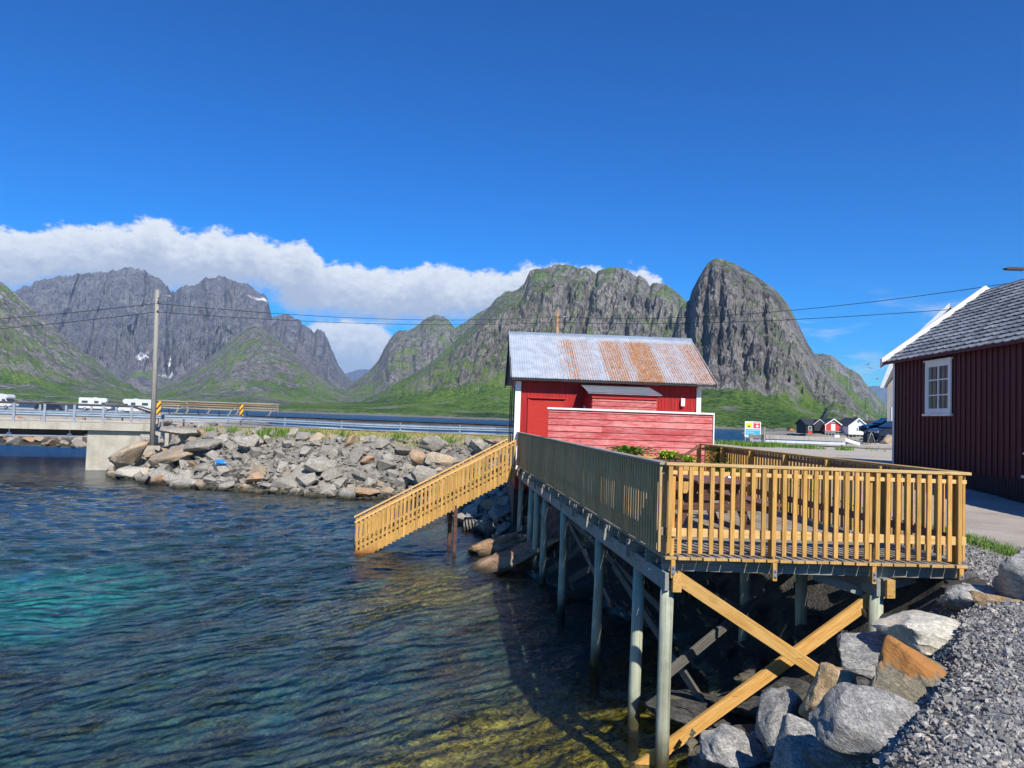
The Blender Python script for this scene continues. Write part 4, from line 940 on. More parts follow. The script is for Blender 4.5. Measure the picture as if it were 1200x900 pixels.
# railings
def railing(p0, p1, outn, posts, pitch, matv, matl, label=None, bw=.048, cap=.12, n0=0, topz=1.05, matcap=None, capmat2=None, lowz=.22):
    """slatted railing from p0 to p1 at deck level; balusters on the side outn"""
    d = (p1-p0); Ln = d.length; d.normalize(); up = Vector((0, 0, 1))
    root = bpy.data.objects.new('railing', None); C.objects.link(root); root.parent = deck
    mb = MB(); mb.beam(p0 - d*.03 + up*(topz-.034), p1 + d*.03 + up*(topz-.034), cap, .034, zc=0); dk(mb, 'handrail', matcap or matl, .004, root)
    mb = MB(); mb.beam(p0 + up*(topz-.09), p1 + up*(topz-.09), .036, .045, zc=1); dk(mb, 'top_rail', matl, .002, root)
    mb = MB(); mb.beam(p0 + up*(lowz+.095), p1 + up*(lowz+.095), .036, .095, zc=1); dk(mb, 'bottom_rail', matl, .002, root)
    for a in posts:
        mb = MB(); q = p0+d*a - outn*.055; mb.beam(q+up*.002, q+up*(topz-.036), .048, .098, up=outn); dk(mb, 'post', matv, .003, root)
    k = int((Ln-.02)/pitch); mb = MB()
    for i in range(k+1):
        a = .02 + n0 + i*pitch + random.uniform(-.003, .003)
        if a > Ln-.01: break
        q = p0 + d*a + outn*.034; tilt = d*random.uniform(-.003, .003)
        mb.beam(q + up*(.035 if lowz > .15 else -.02), q + up*(topz-.038) + tilt, .048, .03, up=outn)
    dk(mb, 'balusters', matv, .003, root)
    return root
nv = Vector((-DU.y, DU.x, 0)); nl = Vector((-DV.y, DV.x, 0))
railing(P_(.03, .02, ZD), P_(DW-.0, .02, ZD), -nv, (.07, 1.22, 2.35, 3.36), .1185, M['pine_v'], M['pine_x'], matcap=M['pine_x'])
railing(P_(.0, .06, ZD), P_(.0, DL-.05, ZD), nl, [.05+1.42*i for i in range(11)], .112, M['oldpine_v'], M['oldpine_y'], cap=.125)
railing(P_(DW-.02, .06, ZD), P_(DW-.02, 8.15, ZD), -nl, [.05+1.35*i for i in range(7)], .112, M['pine_v'], M['brown_y'], cap=.125, matcap=M['pine_y'])  # brown rails: shade of the inner side put into colour
brace(P_(DW-.1, 8.1, ZD+1.0), P_(DW-.9, 8.35, ZD+.4), .03, .07, M['brown_y'])

# ------------------------------------------------------------------ stair
stair = empty('stair', (0.1, 21.5, 0), 0, 'golden timber stair with slatted sides leading from the deck down into the water', 'stair')
def stp(mb, name, mat, bevel=0):
    o = mb.build(name, mat, None, bevel); o.data.transform(Matrix.Translation(-stair.location)); o.parent = stair; return o
S0 = Vector((.16, 21.35, 2.42)); S1 = Vector((-4.18, 20.35, .02)); sh = Vector((S1.x-S0.x, S1.y-S0.y, 0)).normalized(); sn_ = Vector((-sh.y, sh.x, 0))
if sn_.y < 0: sn_ = -sn_
SWd = 1.05
for side in (0, 1):
    o_ = sn_*(SWd*side)
    mb = MB(); mb.beam(S0+o_+Vector((0, 0, -.14)), S1+o_+Vector((0, 0, -.14)), .05, .24); stp(mb, 'stringer', M['stairwood'], .003)
    mb = MB(); mb.beam(S0+o_+Vector((0, 0, .80)), S1+o_+Vector((-.06, 0, .80)), .11, .034); stp(mb, 'handrail', M['pine_x'], .003)
    mb = MB(); mb.beam(S0+o_+Vector((0, 0, .70)), S1+o_+Vector((0, 0, .70)), .03, .06); mb.beam(S0+o_+Vector((0, 0, .1)), S1+o_+Vector((0, 0, .1)), .03, .07); stp(mb, 'side_rail', M['stairwood'])
    mb = MB(); nb_ = 38
    for i in range(nb_+1):
        p = S0.lerp(S1, (i+.12)/(nb_+.3)) + o_ - sn_*(.04 if side == 0 else -.04); lo = -.30
        if p.z+lo < -.03: lo = -.03-p.z
        mb.beam(p+Vector((0, 0, lo)), p+Vector((0, 0, .775)), .060, .026, up=sn_)
    stp(mb, 'balusters', M['stairwood'], .002)
for i in range(13):
    p = S0.lerp(S1, (i+.6)/13.2); mb = MB(); a = p+sn_*.03; b2 = p+sn_*(SWd-.03)
    mb.beam(a-sh*.07, b2-sh*.07, .13, .034); mb.beam(a+sh*.075, b2+sh*.075, .13, .034); stp(mb, 'tread', M['pine_y'], .002)
for f_ in (.38, ):
    for sd2 in (0, 1):
        p = S0.lerp(S1, f_)+sn_*(SWd*sd2); mb = MB(); mb.beam(Vector((p.x, p.y, -.8)), Vector((p.x, p.y, p.z-.2)), .1, .1, up=sn_); stp(mb, 'stair_post', M['brown'])

# ------------------------------------------------------------------ boards
def clad_mat(name, c1, c2, fade=None, vertical=False, rough=.55):
    mt, b, o = material(name); v = coord('Object', (1.2, 9, 14) if not vertical else (14, 14, 1)); rr_ = attr('rnd')
    g = tnoise(v, 1.8, 8, .7, .4); c = mixc(smooth(g, .3, .7), c1, c2)
    if fade:
        w = tnoise(coord('Object', (.8, 3, 3.6)), 1.6, 8, .7, .3); w2 = tnoise(coord('Object', (2, 3, 9)), 3, 6, .7)
        c = mixc(math_('MULTIPLY', smooth(math_('ADD', math_('MULTIPLY', w2, .5), math_('ADD', math_('MULTIPLY', w, .65), math_('MULTIPLY', rr_, .12))), .50, .78), .85), c, fade)
        k = tvor(coord('Object', (1.3, 3, 5)), 2.2); c = mixc(math_('MULTIPLY', math_('SUBTRACT', 1, smooth(k, .05, .12)), .8), c, tuple(x*.55 for x in c1))
    hsv = nt.nodes.new('ShaderNodeHueSaturation'); nt.links.new(c, hsv.inputs['Color']); nt.links.new(math_('ADD', .85, math_('MULTIPLY', rr_, .3)), hsv.inputs['Value'])
    setin(b, 'Base Color', hsv.outputs[0]); b.inputs['Roughness'].default_value = rough; b.inputs['Specular IOR Level'].default_value = .35
    setin(b, 'Normal', bump(g, .25, .004)); return mt
M['faded'] = clad_mat('faded_red_boards', (.36, .022, .026), (.47, .060, .06), (.62, .25, .23))
M['shedred'] = clad_mat('bright_red_boards', (.27, .008, .009), (.43, .014, .012), None, True)
M['fascia'] = clad_mat('red_trim', (.36, .016, .010), (.44, .026, .016))
M['maroon'] = clad_mat('dark_maroon_boards', (.060, .012, .016), (.095, .020, .024), None, True, .6)
def weatherboards(mb, p0, d, wlen, z0, z1, h, out_, thick=.022):
    """horizontal lapped boards, butt-jointed at random"""
    z = z0; r = random.Random(int(wlen*100))
    while z < z1-.02:
        zt = min(z+h, z1); a = 0
        while a < wlen-.01:
            b_ = min(wlen, a+r.uniform(1.0, 2.6)); 
            if wlen-b_ < .4: b_ = wlen
            j = r.uniform(-.002, .002)
            q = [p0+d*a+out_*(.030+j)+Vector((0, 0, z)), p0+d*(b_-.003)+out_*(.030+j)+Vector((0, 0, z)), p0+d*(b_-.003)+out_*(.008)+Vector((0, 0, zt+.008)), p0+d*a+out_*(.008)+Vector((0, 0, zt+.008))]
            qb = [x_-out_*thick for x_ in q]
            mb.add(q+qb, [(0,1,2,3),(7,6,5,4),(0,4,5,1),(1,5,6,2),(2,6,7,3),(3,7,4,0)], 0, r.random()); a = b_
        z = zt
# wind screen
ws_l = P_(.03, 8.75, 0); ws_r = ws_l + DU*3.86; sc_n = -nv
screen = empty('wind_screen', ws_l, 0, 'low wall of faded pinkish weatherboards with a white cap in front of the shed', 'wind screen')
def pc(mb, name, mat, root, bevel=0, parent=None):
    o = mb.build(name, mat, None, bevel); o.data.transform(Matrix.Translation(-root.location)); o.parent = parent or root; return o
mb = MB(); weatherboards(mb, ws_l, DU, 3.86, ZD+.03, 4.10, .148, sc_n); pc(mb, 'cladding', M['faded'], screen)
mb = MB(); mb.beam(ws_l+Vector((0, 0, 4.112))-DU*.03, ws_r+Vector((0, 0, 4.112))+DU*.03, .12, .042, zc=0); pc(mb, 'cap', M['white'], screen, .003)
mb = MB(); mb.beam(ws_r+DU*.02+Vector((0, 0, ZD+.03)), ws_r+DU*.02+Vector((0, 0, 4.11)), .03, .10, up=nv); pc(mb, 'end_trim', M['white'], screen, .003)
mb = MB(); mb.beam(ws_l-nv*-.03+Vector((0, 0, 3.27)), ws_r+nv*.03+Vector((0, 0, 3.27)), .05, 1.66); pc(mb, 'frame', M['shedred'], screen)

# ------------------------------------------------------------------ shed
SR = R(2.2); shed = empty('red_shed', (.17, 22.45, 0), SR, 'bright red shed with a rust streaked corrugated roof at the far end of the deck', 'shed')
def sb(mb, name, mat, parent=None, bevel=0): return mb.build(name, mat, parent or shed, bevel)
SWW, SDD, SZ0, SZE, SZR = 5.72, 5.3, 1.7, 5.06, 6.84
def vboards(mb, x0, x1, z0, z1, y, pitch=.1, out_=-1, ztop=None):
    n_ = int((x1-x0)/pitch)
    for i in range(n_):
        a = x0+i*pitch; zt = z1 if ztop is None else ztop(a+pitch/2)
        mb.box(a, a+pitch-.001, min(y, y+.02*-out_), max(y, y+.02*-out_), z0, zt); mb.box(a+.0, a+.035, min(y+out_*.014, y), max(y+out_*.014, y), z0, zt)
mb = MB(); vboards(mb, .02, SWW-.02, SZ0, SZE-.02, 0); sb(mb, 'front_wall', M['shedred'])
mb = MB(); mb.box(.02, SWW-.02, SDD-.03, SDD, SZ0, SZE-.05); sb(mb, 'back_wall', M['shedred'])
mb = MB()
for (xx, mm) in ((.02, None), (SWW-.06, None)):
    mb.prism([(xx, .03, SZ0), (xx, SDD-.03, SZ0), (xx, SDD-.03, SZE-.1), (xx, SDD/2, SZR-.16), (xx, .03, SZE-.1)], (.04, 0, 0))
sb(mb, 'gable_wall', M['shedred'])
mb = MB(); mb.box(-.012, .018, .10, SDD-.1, 2.5, SZE-.16); gw = sb(mb, 'side_glazing', M['sideglass'])
mb = MB()
for yy in (.08, 1.8, 3.6, SDD-.12): mb.box(-.03, -.013, yy, yy+.05, 2.5, SZE-.16)
mb.box(-.031, -.0135, .08, SDD-.08, 3.72, 3.77); sb(mb, 'frame', M['dark_steel'], gw)
for (xa, xb) in ((-.035, .115), (SWW-.115, SWW+.03)):
    mb = MB(); mb.box(xa, xb, -.045, -.018, 2.3 if xa < 0 else ZD, SZE-.04); sb(mb, 'corner_board', M['white'], None, .003)
mb = MB(); mb.box(-.06, -.036, -.045, .09, 2.3, SZE-.1); sb(mb, 'corner_board', M['white'], None, .003)
mb = MB(); mb.box(.0, SWW, .04, SDD-.04, .6, SZ0-.004); sb(mb, 'foundation', M['tar'])
# door
mb = MB(); mb.box(.40, 1.46, -.05, -.016, 2.42, 4.44)
mb.box(.34, .40, -.062, -.016, 2.42, 4.50); mb.box(1.46, 1.52, -.062, -.016, 2.42, 4.50); mb.box(.34, 1.52, -.10, -.017, 4.502, 4.54); dr = sb(mb, 'door', M['fascia'], None, .002)
mb = MB(); mb.tube([(.52, -.052, 3.02), (.52, -.10, 3.02), (.66, -.10, 3.02)], .013, 8); mb.box(.49, .55, -.058, -.0505, 2.92, 3.12); sb(mb, 'handle', M['steel'], dr)
mb = MB(); mb.box(5.10, 5.22, -.13, -.018, 4.42, 4.66); mb.box(5.12, 5.20, -.115, -.03, 4.40, 4.418, 0); sb(mb, 'wall_lamp', M['white'], None, .01)
# corrugated roof
def corrugated(x0, x1, ya, za, yb, zb, pitch, amp, per=6, rows=6, M_=None):
    n_ = int((x1-x0)/pitch*per); xs2 = np.linspace(x0, x1, n_+1); V = []; nrm_ = Vector((0, -(zb-za), (yb-ya))).normalized()
    for t in np.linspace(0, 1, rows):
        for xx in xs2:
            w = amp*math.sin(2*math.pi*(xx-x0)/pitch); V.append((xx, ya+(yb-ya)*t+nrm_.y*w, za+(zb-za)*t+nrm_.z*w))
    return V, [list(f) for f in grid_faces(rows, n_+1)]
mt, b, o = material('rusty_corrugated_iron'); v = coord(); s3 = nt.nodes.new('ShaderNodeSeparateXYZ'); nt.links.new(v, s3.inputs[0])
xf = math_('DIVIDE', s3.outputs[0], SWW)
band = tnoise(coord('Object', (1.5, .05, .05)), 1.35, 4, .6); streak = tnoise(coord('Object', (9, .35, .35)), 2.2, 7, .72)
fin = tnoise(coord('Object', (26, 4.5, 4.5)), 2.0, 6, .7)
col = math_('FRACT', math_('MULTIPLY', s3.outputs[0], 1/.076)); colp = math_('MULTIPLY', math_('SINE', math_('MULTIPLY', s3.outputs[0], 2*math.pi/.076)), .05)
topd = math_('MULTIPLY', smooth(s3.outputs[2], SZE+.05, SZE+.9), .16)
edge = math_('MULTIPLY', smooth(s3.outputs[2], SZR-.12, SZR-.3), 1)
xw_ = math_('ADD', xf, math_('MULTIPLY', math_('SUBTRACT', streak, .5), .13)); bandr = ramp(xw_, [(.10, 0), (.165, .16), (.21, .0), (.27, .30), (.32, .62), (.345, .30), (.40, .34), (.47, .12), (.50, .60), (.60, .62), (.625, .30), (.66, .75), (.78, .72), (.81, .32), (.88, .50), (.94, .42), (1.0, .60)])
rf = math_('ADD', math_('MULTIPLY', bandr, .95), math_('ADD', math_('MULTIPLY', math_('SUBTRACT', streak, .5), 1.0), math_('MULTIPLY', math_('SUBTRACT', fin, .5), 1.9)))
rf = math_('ADD', rf, math_('MULTIPLY', colp, 5.0))
rmask = math_('MULTIPLY', math_('MULTIPLY', smooth(rf, .37, .46), edge), smooth(xf, .08, .14))
zinc = mixc(smooth(tnoise(v, 3, 6, .6), .3, .7), (.44, .49, .54), (.60, .65, .70))
rust = mixc(smooth(tnoise(v, 9, 6, .7), .35, .65), (.23, .095, .036), (.40, .20, .085))
setin(b, 'Base Color', mixc(rmask, zinc, rust)); setin(b, 'Metallic', math_('MULTIPLY', math_('SUBTRACT', 1, rmask), .30)); setin(b, 'Roughness', math_('ADD', .42, math_('MULTIPLY', rmask, .4)))
M['iron'] = mt
M['iron_plain'] = simple('grey_corrugated_iron', (.30, .31, .32), .5, .5, .15, 3, .1)
OV = .42; yr = SDD/2; slp = (SZR-SZE)/yr; ze = SZE-.0
mb = MB()
for (ya, yb) in ((-OV, yr), (SDD+OV, yr)):
    za = SZE+.06; V_, F_ = corrugated(-.24, SWW+.44, ya, za-.0, yb, SZR, .076, .010, 6, 5); mb.add(V_, F_, 0, .5, True)
    V_, F_ = corrugated(-.24, SWW+.44, ya, za-.014, yb, SZR-.014, .076, .010, 6, 2); mb.add(V_, [f[::-1] for f in F_], 0, .5, True)
rfo = sb(mb, 'roof', M['iron'])
mb = MB(); mb.prism([(-.25, yr-.15, SZR-.085), (-.25, yr, SZR+.03), (-.25, yr+.15, SZR-.085), (-.25, yr, SZR+.012)], (SWW+.70, 0, 0)); sb(mb, 'ridge_cap', M['pale_steel'], rfo)
for (ya, yb) in ((-OV+.02, yr), (SDD+OV-.02, yr)):
    for xx in (-.215, SWW+.385): mb = MB(); mb.beam((xx, ya, SZE+.005), (xx, yb, SZR-.09), .03, .15); sb(mb, 'barge_board', M['tar'], rfo)
mb = MB(); mb.beam((-.2, -OV+.03, SZE-.0), (SWW+.38, -OV+.03, SZE), .022, .05); sb(mb, 'eave_board', M['tar'], rfo)
# annex
AX0, AX1, AY = 2.08, 3.94, -1.75
annex = bpy.data.objects.new('annex', None); C.objects.link(annex); annex.parent = shed
mb = MB(); weatherboards(mb, Vector((AX0, AY, 0)), Vector((1, 0, 0)), AX1-AX0, 2.42, 4.50, .135, Vector((0, -1, 0))); sb(mb, 'front_cladding', M['faded'], annex)
mb = MB(); weatherboards(mb, Vector((AX0, -.02, 0)), Vector((0, -1, 0)), -AY-.03, 2.42, 4.62, .135, Vector((-1, 0, 0))); sb(mb, 'side_cladding', M['shedred'], annex)
mb = MB(); mb.box(AX0+.01, AX1-.01, AY+.01, -.02, 2.42, 4.52); mb.prism([(AX1-.04, AY+.01, 4.5), (AX1-.04, -.02, 4.5), (AX1-.04, -.02, 4.95), (AX1-.04, AY+.01, 4.64)], (.03, 0, 0)); mb.prism([(AX0+.01, AY+.01, 4.5), (AX0+.01, -.02, 4.5), (AX0+.01, -.02, 4.95), (AX0+.01, AY+.01, 4.64)], (.03, 0, 0)); sb(mb, 'core', M['shedred'], annex)
mb = MB(); mb.box(AX0-.02, AX1+.02, AY-.05, AY-.028, 4.52, 4.66); sb(mb, 'fascia', M['fascia'], annex, .003)
mb = MB(); V_, F_ = corrugated(AX0-.14, AX1+.12, AY-.14, 4.68, -.03, 5.0, .076, .009, 6, 3); mb.add(V_, F_, 0, .5, True); mb.box(AX0-.14, AX1+.12, AY-.13, AY-.115, 4.65, 4.672); sb(mb, 'annex_roof', M['iron_plain'], annex)
mb = MB(); mb.prism([(AX0-.035, -.75, 4.05), (AX0-.035, -.62, 4.05), (AX0-.035, -.62, 4.3)], (-.05, 0, 0)); sb(mb, 'side_vent', M['white'], annex)

# ------------------------------------------------------------------ dark red house
HA = math.atan2(10.35-10.02, 19.6-14.2)
house = empty('maroon_house', (11.90, 22.54, -.585), -HA+R(0), 'dark maroon boarded house with a slate roof and small white window at the right', 'house')
house.scale = (1.15, 1.15, 1.15)
# local: x to the right, y away; the visible wall is the plane x = 0 running towards -y
def hb(mb, name, mat, parent=None, bevel=0): return mb.build(name, mat, parent or house, bevel)
HL, HW, HG, HE, HR = 11.5, 4.95, 1.95, 5.80, 7.78
mb = MB()
yy = 0
for i in range(int(HL/.198)):
    a = -i*.198; rr2 = random.random()
    mb.box(0, .03, a-.196, a, 3.03, HE-.03, rnd=rr2); mb.box(-.022, -.0005, a-.06, a-.008, 3.02, HE-.03, rnd=random.random())
hb(mb, 'side_wall', M['maroon'], None, .002)
mb = MB(); mb.prism([(.02, -.03, HG), (HW, -.03, HG), (HW, -.03, HE), (HW/2, -.03, HR-.1), (.02, -.03, HE)], (0, .03, 0)); hb(mb, 'gable_wall', M['maroon'])
mb = MB(); mb.prism([(.02, -HL, HG), (HW, -HL, HG), (HW, -HL, HE), (HW/2, -HL, HR-.1), (.02, -HL, HE)], (0, .03, 0)); hb(mb, 'gable_wall', M['maroon'])
mb = MB(); mb.box(HW-.03, HW, -HL, 0, HG, HE); hb(mb, 'side_wall', M['maroon'])
mb = MB()
for i in range(int(HL/.10)): mb.box(.03, .05, -i*.10-.096, -i*.10, 1.6, 3.028, rnd=random.random()); mb.box(.022, .0295, -i*.10-.03, -i*.10, 1.6, 3.028, rnd=.3)
hb(mb, 'foundation', M['tar'])
mb = MB(); mb.box(-.03, .05, .002, .03, 2.6, HE-.02); mb.box(-.032, -.0225, -.07, .03, 2.6, HE-.02); hb(mb, 'corner_board', M['white'], None, .003)
def hwindow(y0, y1, z0, z1):
    w = MB(); x = -.023
    for (a, b2, c_, d2) in ((y0, y1, z1-.09, z1), (y0, y1, z0, z0+.08), (y0, y0+.09, z0+.08, z1-.09), (y1-.09, y1, z0+.08, z1-.09)): w.box(x-.035, x, a, b2, c_, d2)
    w.box(x-.055, x-.001, y0-.05, y1+.05, z1+.001, z1+.035); w.box(x-.075, x-.002, y0-.06, y1+.06, z0-.055, z0-.001)
    ym = (y0+y1)/2; fo = hb(w, 'window', M['white'], None, .003)
    w = MB(); s_ = MB(); a0, a1, b0, b1 = y0+.09, y1-.09, z0+.08, z1-.09
    for (p_, q_) in ((a0, a0+.045), (a1-.045, a1), (ym-.022, ym+.022)): w.box(x-.022, x+.008, p_, q_, b0, b1)
    for zz in (b0, b1-.045, b0+(b1-b0)/3-.014, b0+2*(b1-b0)/3-.014): w.box(x-.0215, x+.0075, a0, a1, zz, zz+(.045 if zz in (b0, b1-.045) else .03))
    w.build('sash', M['white'], fo); s_.box(x+.002, x+.006, a0, a1, b0, b1); s_.build('pane', M['paneglass'], fo)
hwindow(-2.90, -1.74, 4.33, 5.60)
hwindow(-7.6, -5.58, 3.12, 3.52)
# slate roof: courses of single slates
mt, b, o = material('grey_slates'); v = coord(); rr_ = attr('rnd'); g = tnoise(v, 7, 6, .7)
c = mixc(rr_, (.17, .175, .18), (.36, .365, .37)); c = mixc(math_('MULTIPLY', smooth(g, .5, .75), .6), c, (.42, .42, .40)); c = mixc(math_('MULTIPLY', smooth(tnoise(v, 2.2, 5), .5, .8), .5), c, (.09, .09, .09))
setin(b, 'Base Color', c); b.inputs['Roughness'].default_value = .6; setin(b, 'Normal', bump(g, .4, .01)); M['slate'] = mt
ex = -.22; ez = HE + .22*-((HR-HE)/(HW/2)) + .10; rx = HW/2; sl_ = Vector((rx-ex, 0, HR-ez)); SLn = sl_.length; su = sl_.normalized(); snn = Vector((-su.z, 0, su.x))
for side in (0, 1):
    mb = MB(); nc_ = 17; ch = SLn/nc_; tw_ = .30
    MM = Matrix.Identity(4) if side == 0 else Matrix.Translation((HW, 0, 0)) @ Matrix.Diagonal((-1, 1, 1, 1))
    for k in range(nc_):
        for j in range(int((HL+.7)/tw_)+1):
            ya = .26 - j*tw_ - (tw_/2 if k % 2 else 0); yb = ya-tw_+.006
            ya = min(ya, .26); yb = max(yb, -HL-.3)
            if ya-yb < .03: continue
            o0 = Vector((ex, 0, ez)) + su*(k*ch-.012); o1 = Vector((ex, 0, ez)) + su*((k+1)*ch+.03); j_ = random.uniform(-.004, .005); ym = (ya+yb)/2
            lift = snn*(.036+j_); lift1 = snn*(.010)
            lo = [o0+Vector((0, ya, 0))+su*.05+lift, o0+Vector((0, ya-.06, 0))+su*.015+lift, o0+Vector((0, ym, 0))+lift, o0+Vector((0, yb+.06, 0))+su*.015+lift, o0+Vector((0, yb, 0))+su*.05+lift]
            hi = [o1+Vector((0, yb, 0))+lift1, o1+Vector((0, ya, 0))+lift1]
            poly = lo+hi; th = snn*-.014; vs = poly+[p+th for p in poly]; n_ = len(poly)
            vs = [MM @ p for p in vs]
            mb.add(vs, [tuple(range(n_)), tuple(range(2*n_-1, n_-1, -1))]+[(i, (i+1) % n_, n_+(i+1) % n_, n_+i) for i in range(n_)], 0, random.random())
    rf_ = hb(mb, 'roof', M['slate'])
    mb = MB(); q0 = Vector((ex-.03, 0, ez-.03)); q1 = Vector((rx, 0, HR-.03))
    for yy in (.275, ): mb.add([MM @ (q0+Vector((0, yy, -.10))), MM @ (q0+Vector((0, yy, .07))), MM @ (q1+Vector((0, yy, .11))), MM @ (q1+Vector((0, yy, -.10)))] + [MM @ (q0+Vector((0, yy+.03, -.10))), MM @ (q0+Vector((0, yy+.03, .07))), MM @ (q1+Vector((0, yy+.03, .11))), MM @ (q1+Vector((0, yy+.03, -.10)))], [(0,1,2,3),(7,6,5,4),(0,4,5,1),(1,5,6,2),(2,6,7,3),(3,7,4,0)])
    mb.add([MM @ (q0+Vector((0, .18, -.02))), MM @ (q0+Vector((0, .31, -.02))), MM @ (q1+Vector((0, .31, -.02))), MM @ (q1+Vector((0, .18, -.02))), MM @ (q0+Vector((0, .18, .16))), MM @ (q0+Vector((0, .31, .16))), MM @ (q1+Vector((0, .31, .18))), MM @ (q1+Vector((0, .18, .18)))], [(0,1,2,3),(7,6,5,4),(0,4,5,1),(1,5,6,2),(2,6,7,3),(3,7,4,0)])
    hb(mb, 'verge_board', M['white'], rf_)
    mb = MB(); t0 = snn*.0
    a, b2 = Vector((ex+.02, 0, ez)), Vector((rx, 0, HR-.02))
    mb.add([MM @ (p+Vector((0, yy, 0))) for p in (a, b2) for yy in (.27, -HL-.3)] + [MM @ (p+Vector((0, yy, -.05))) for p in (a, b2) for yy in (.27, -HL-.3)], [(0,1,3,2),(4,6,7,5),(0,4,5,1),(2,3,7,6),(0,2,6,4),(1,5,7,3)]); hb(mb, 'roof_deck', M['maroon'], rf_)
    mb = MB(); mb.add([MM @ Vector(p) for p in ((ex-.005, .26, ez-.05), (ex-.005, -HL-.3, ez-.05), (ex-.005, -HL-.3, ez+.03), (ex-.005, .26, ez+.03), (ex+.018, .26, ez-.05), (ex+.018, -HL-.3, ez-.05), (ex+.018, -HL-.3, ez+.03), (ex+.018, .26, ez+.03))], [(0,1,2,3),(7,6,5,4),(0,4,5,1),(1,5,6,2),(2,6,7,3),(3,7,4,0)]); hb(mb, 'eave_board', M['maroon'], rf_)
# ------------------------------------------------------------------ picnic table and planters on the deck
pt = empty('picnic_table', (2.76, 10.62, ZD), R(7), 'reddish brown picnic table with attached benches standing on the deck behind the front railing', 'picnic table')
for i in range(5):
    mb = MB(); x0 = -.37+i*.148; mb.box(x0, x0+.142, -.92, .92, .705, .74); mb.build('tabletop_board', M['brown_y'], pt, None or .003)
for s in (-1, 1):
    for k in range(2):
        mb = MB(); x0 = s*.68-.14+k*.142; mb.box(x0, x0+.136, -.92, .92, .42, .455); mb.build('bench', M['brown_y'], pt, .003)
for y in (-.62, .62):
    mb = MB(); mb.box(-.80, .80, y-.022, y+.022, .32, .418); mb.build('bench_bearer', M['brown'], pt)
    mb = MB(); mb.box(-.36, .36, y-.022, y+.022, .60, .704); mb.build('top_bearer', M['brown'], pt)
    for s in (-1, 1):
        mb = MB(); mb.beam((s*.55, y+.05, 0), (s*.24, y+.05, .70), .11, .045, up=(0, 1, 0)); mb.build('leg', M['brown'], pt)
mb = MB(); mb.beam((0, -.62, .36), (0, .62, .36), .05, .08); mb.build('stretcher', M['brown'], pt)
def leafy(name, loc, n, spread, h, ls, mat, parent, seed):
    r = np.random.RandomState(seed); Vs = []; Fs = []; rn = []
    for i in range(n):
        a = r.uniform(0, 6.28); q = abs(r.normal(0, .5)); hh = h*r.uniform(.3, 1); c = np.array([math.cos(a)*spread*q*(.4+hh/h), math.sin(a)*spread*q*(.4+hh/h), hh])
        d = np.array([math.cos(a), math.sin(a), r.uniform(-.2, .9)]); d /= np.linalg.norm(d); s = np.cross(d, [0, 0, 1]); s /= np.linalg.norm(s)+1e-6; l = ls*r.uniform(.6, 1.3)
        up_ = np.array([0, 0, 1])*l*.12
        b0 = len(Vs); Vs += [c, c+d*l*.5+s*l*.28+up_, c+d*l-up_, c+d*l*.5-s*l*.28+up_]; Fs.append((b0, b0+1, b0+2, b0+3)); rn += [r.rand()]*4
    me = np_mesh(name, Vs, Fs, False); me.attributes.new('rnd', 'FLOAT', 'POINT').data.foreach_set('value', np.array(rn, np.float32))
    o = link(name, me, parent, [mat]); o.location = loc; return o
def planter(name, loc, w, d, h, mat, leafmat, label, n, lh, seed, spread, ls=.09, rz=0, cat='planter'):
    p = empty(name, loc, rz, label, cat)
    mb = MB()
    for (a, b2, c_, d2) in ((-w/2, w/2, -d/2, -d/2+.03), (-w/2, w/2, d/2-.03, d/2), (-w/2, -w/2+.03, -d/2+.031, d/2-.031), (w/2-.03, w/2, -d/2+.031, d/2-.031)): mb.box(a, b2, c_, d2, 0, h)
    mb.build('box', mat, p, .004); mb = MB(); mb.box(-w/2+.031, w/2-.031, -d/2+.031, d/2-.031, .02, h-.05); mb.build('soil', M['tar'], p)
    q = leafy('plant', (0, 0, h-.06), n, spread, lh, ls, leafmat, p, seed); q['kind'] = 'stuff'; return p
def onz(px, py, D, z): # point on height z close to a pixel column
    q = at(px, py, D); return Vector((q.x, q.y, z))
planter('planter_box', onz(738, 530, 14.6, ZD), 1.0, .42, .82, M['pine_d'], M['leaf'], 'tall orange wood planter overflowing with bright green leaves in front of the pink wind screen', 340, .20, 3, .42, .11)
planter('planter_box', onz(783, 535, 13.2, ZD), .50, .34, .84, M['brown'], M['lettuce'], 'dark brown planter box holding a yellow-green lettuce in front of the wind screen', 260, .17, 4, .17, .10)
planter('planter_box', onz(806, 536, 14.5, ZD), .34, .34, .72, M['pine_d'], M['lettuce'], 'small orange wooden planter just right of the dark brown planter box', 260, .16, 5, .12, .07)
planter('planter_box', onz(846, 536, 15.4, ZD), .6, .35, .45, M['brown'], M['weedleaf'], 'low planter of dark green weeds in the far corner by the shade-brown railing', 420, .62, 6, .42, .09)
pot = empty('flower_pot', onz(850, 560, 12.4, ZD), 0, 'white flower pot with green leaves on the deck behind the picnic table', 'flower pot')
mb = MB(); mb.tube([(0, 0, .38), (0, 0, .52), (0, 0, .64)], [.10, .13, .15], 16); mb.build('pot', M['white'], pot)
mb = MB(); mb.tube([(0, 0, 0), (0, 0, .38)], .05, 8); mb.build('stand', M['brown'], pot); leafy('plant', (0, 0, .62), 200, .22, .2, .1, M['leaf'], pot, 8)

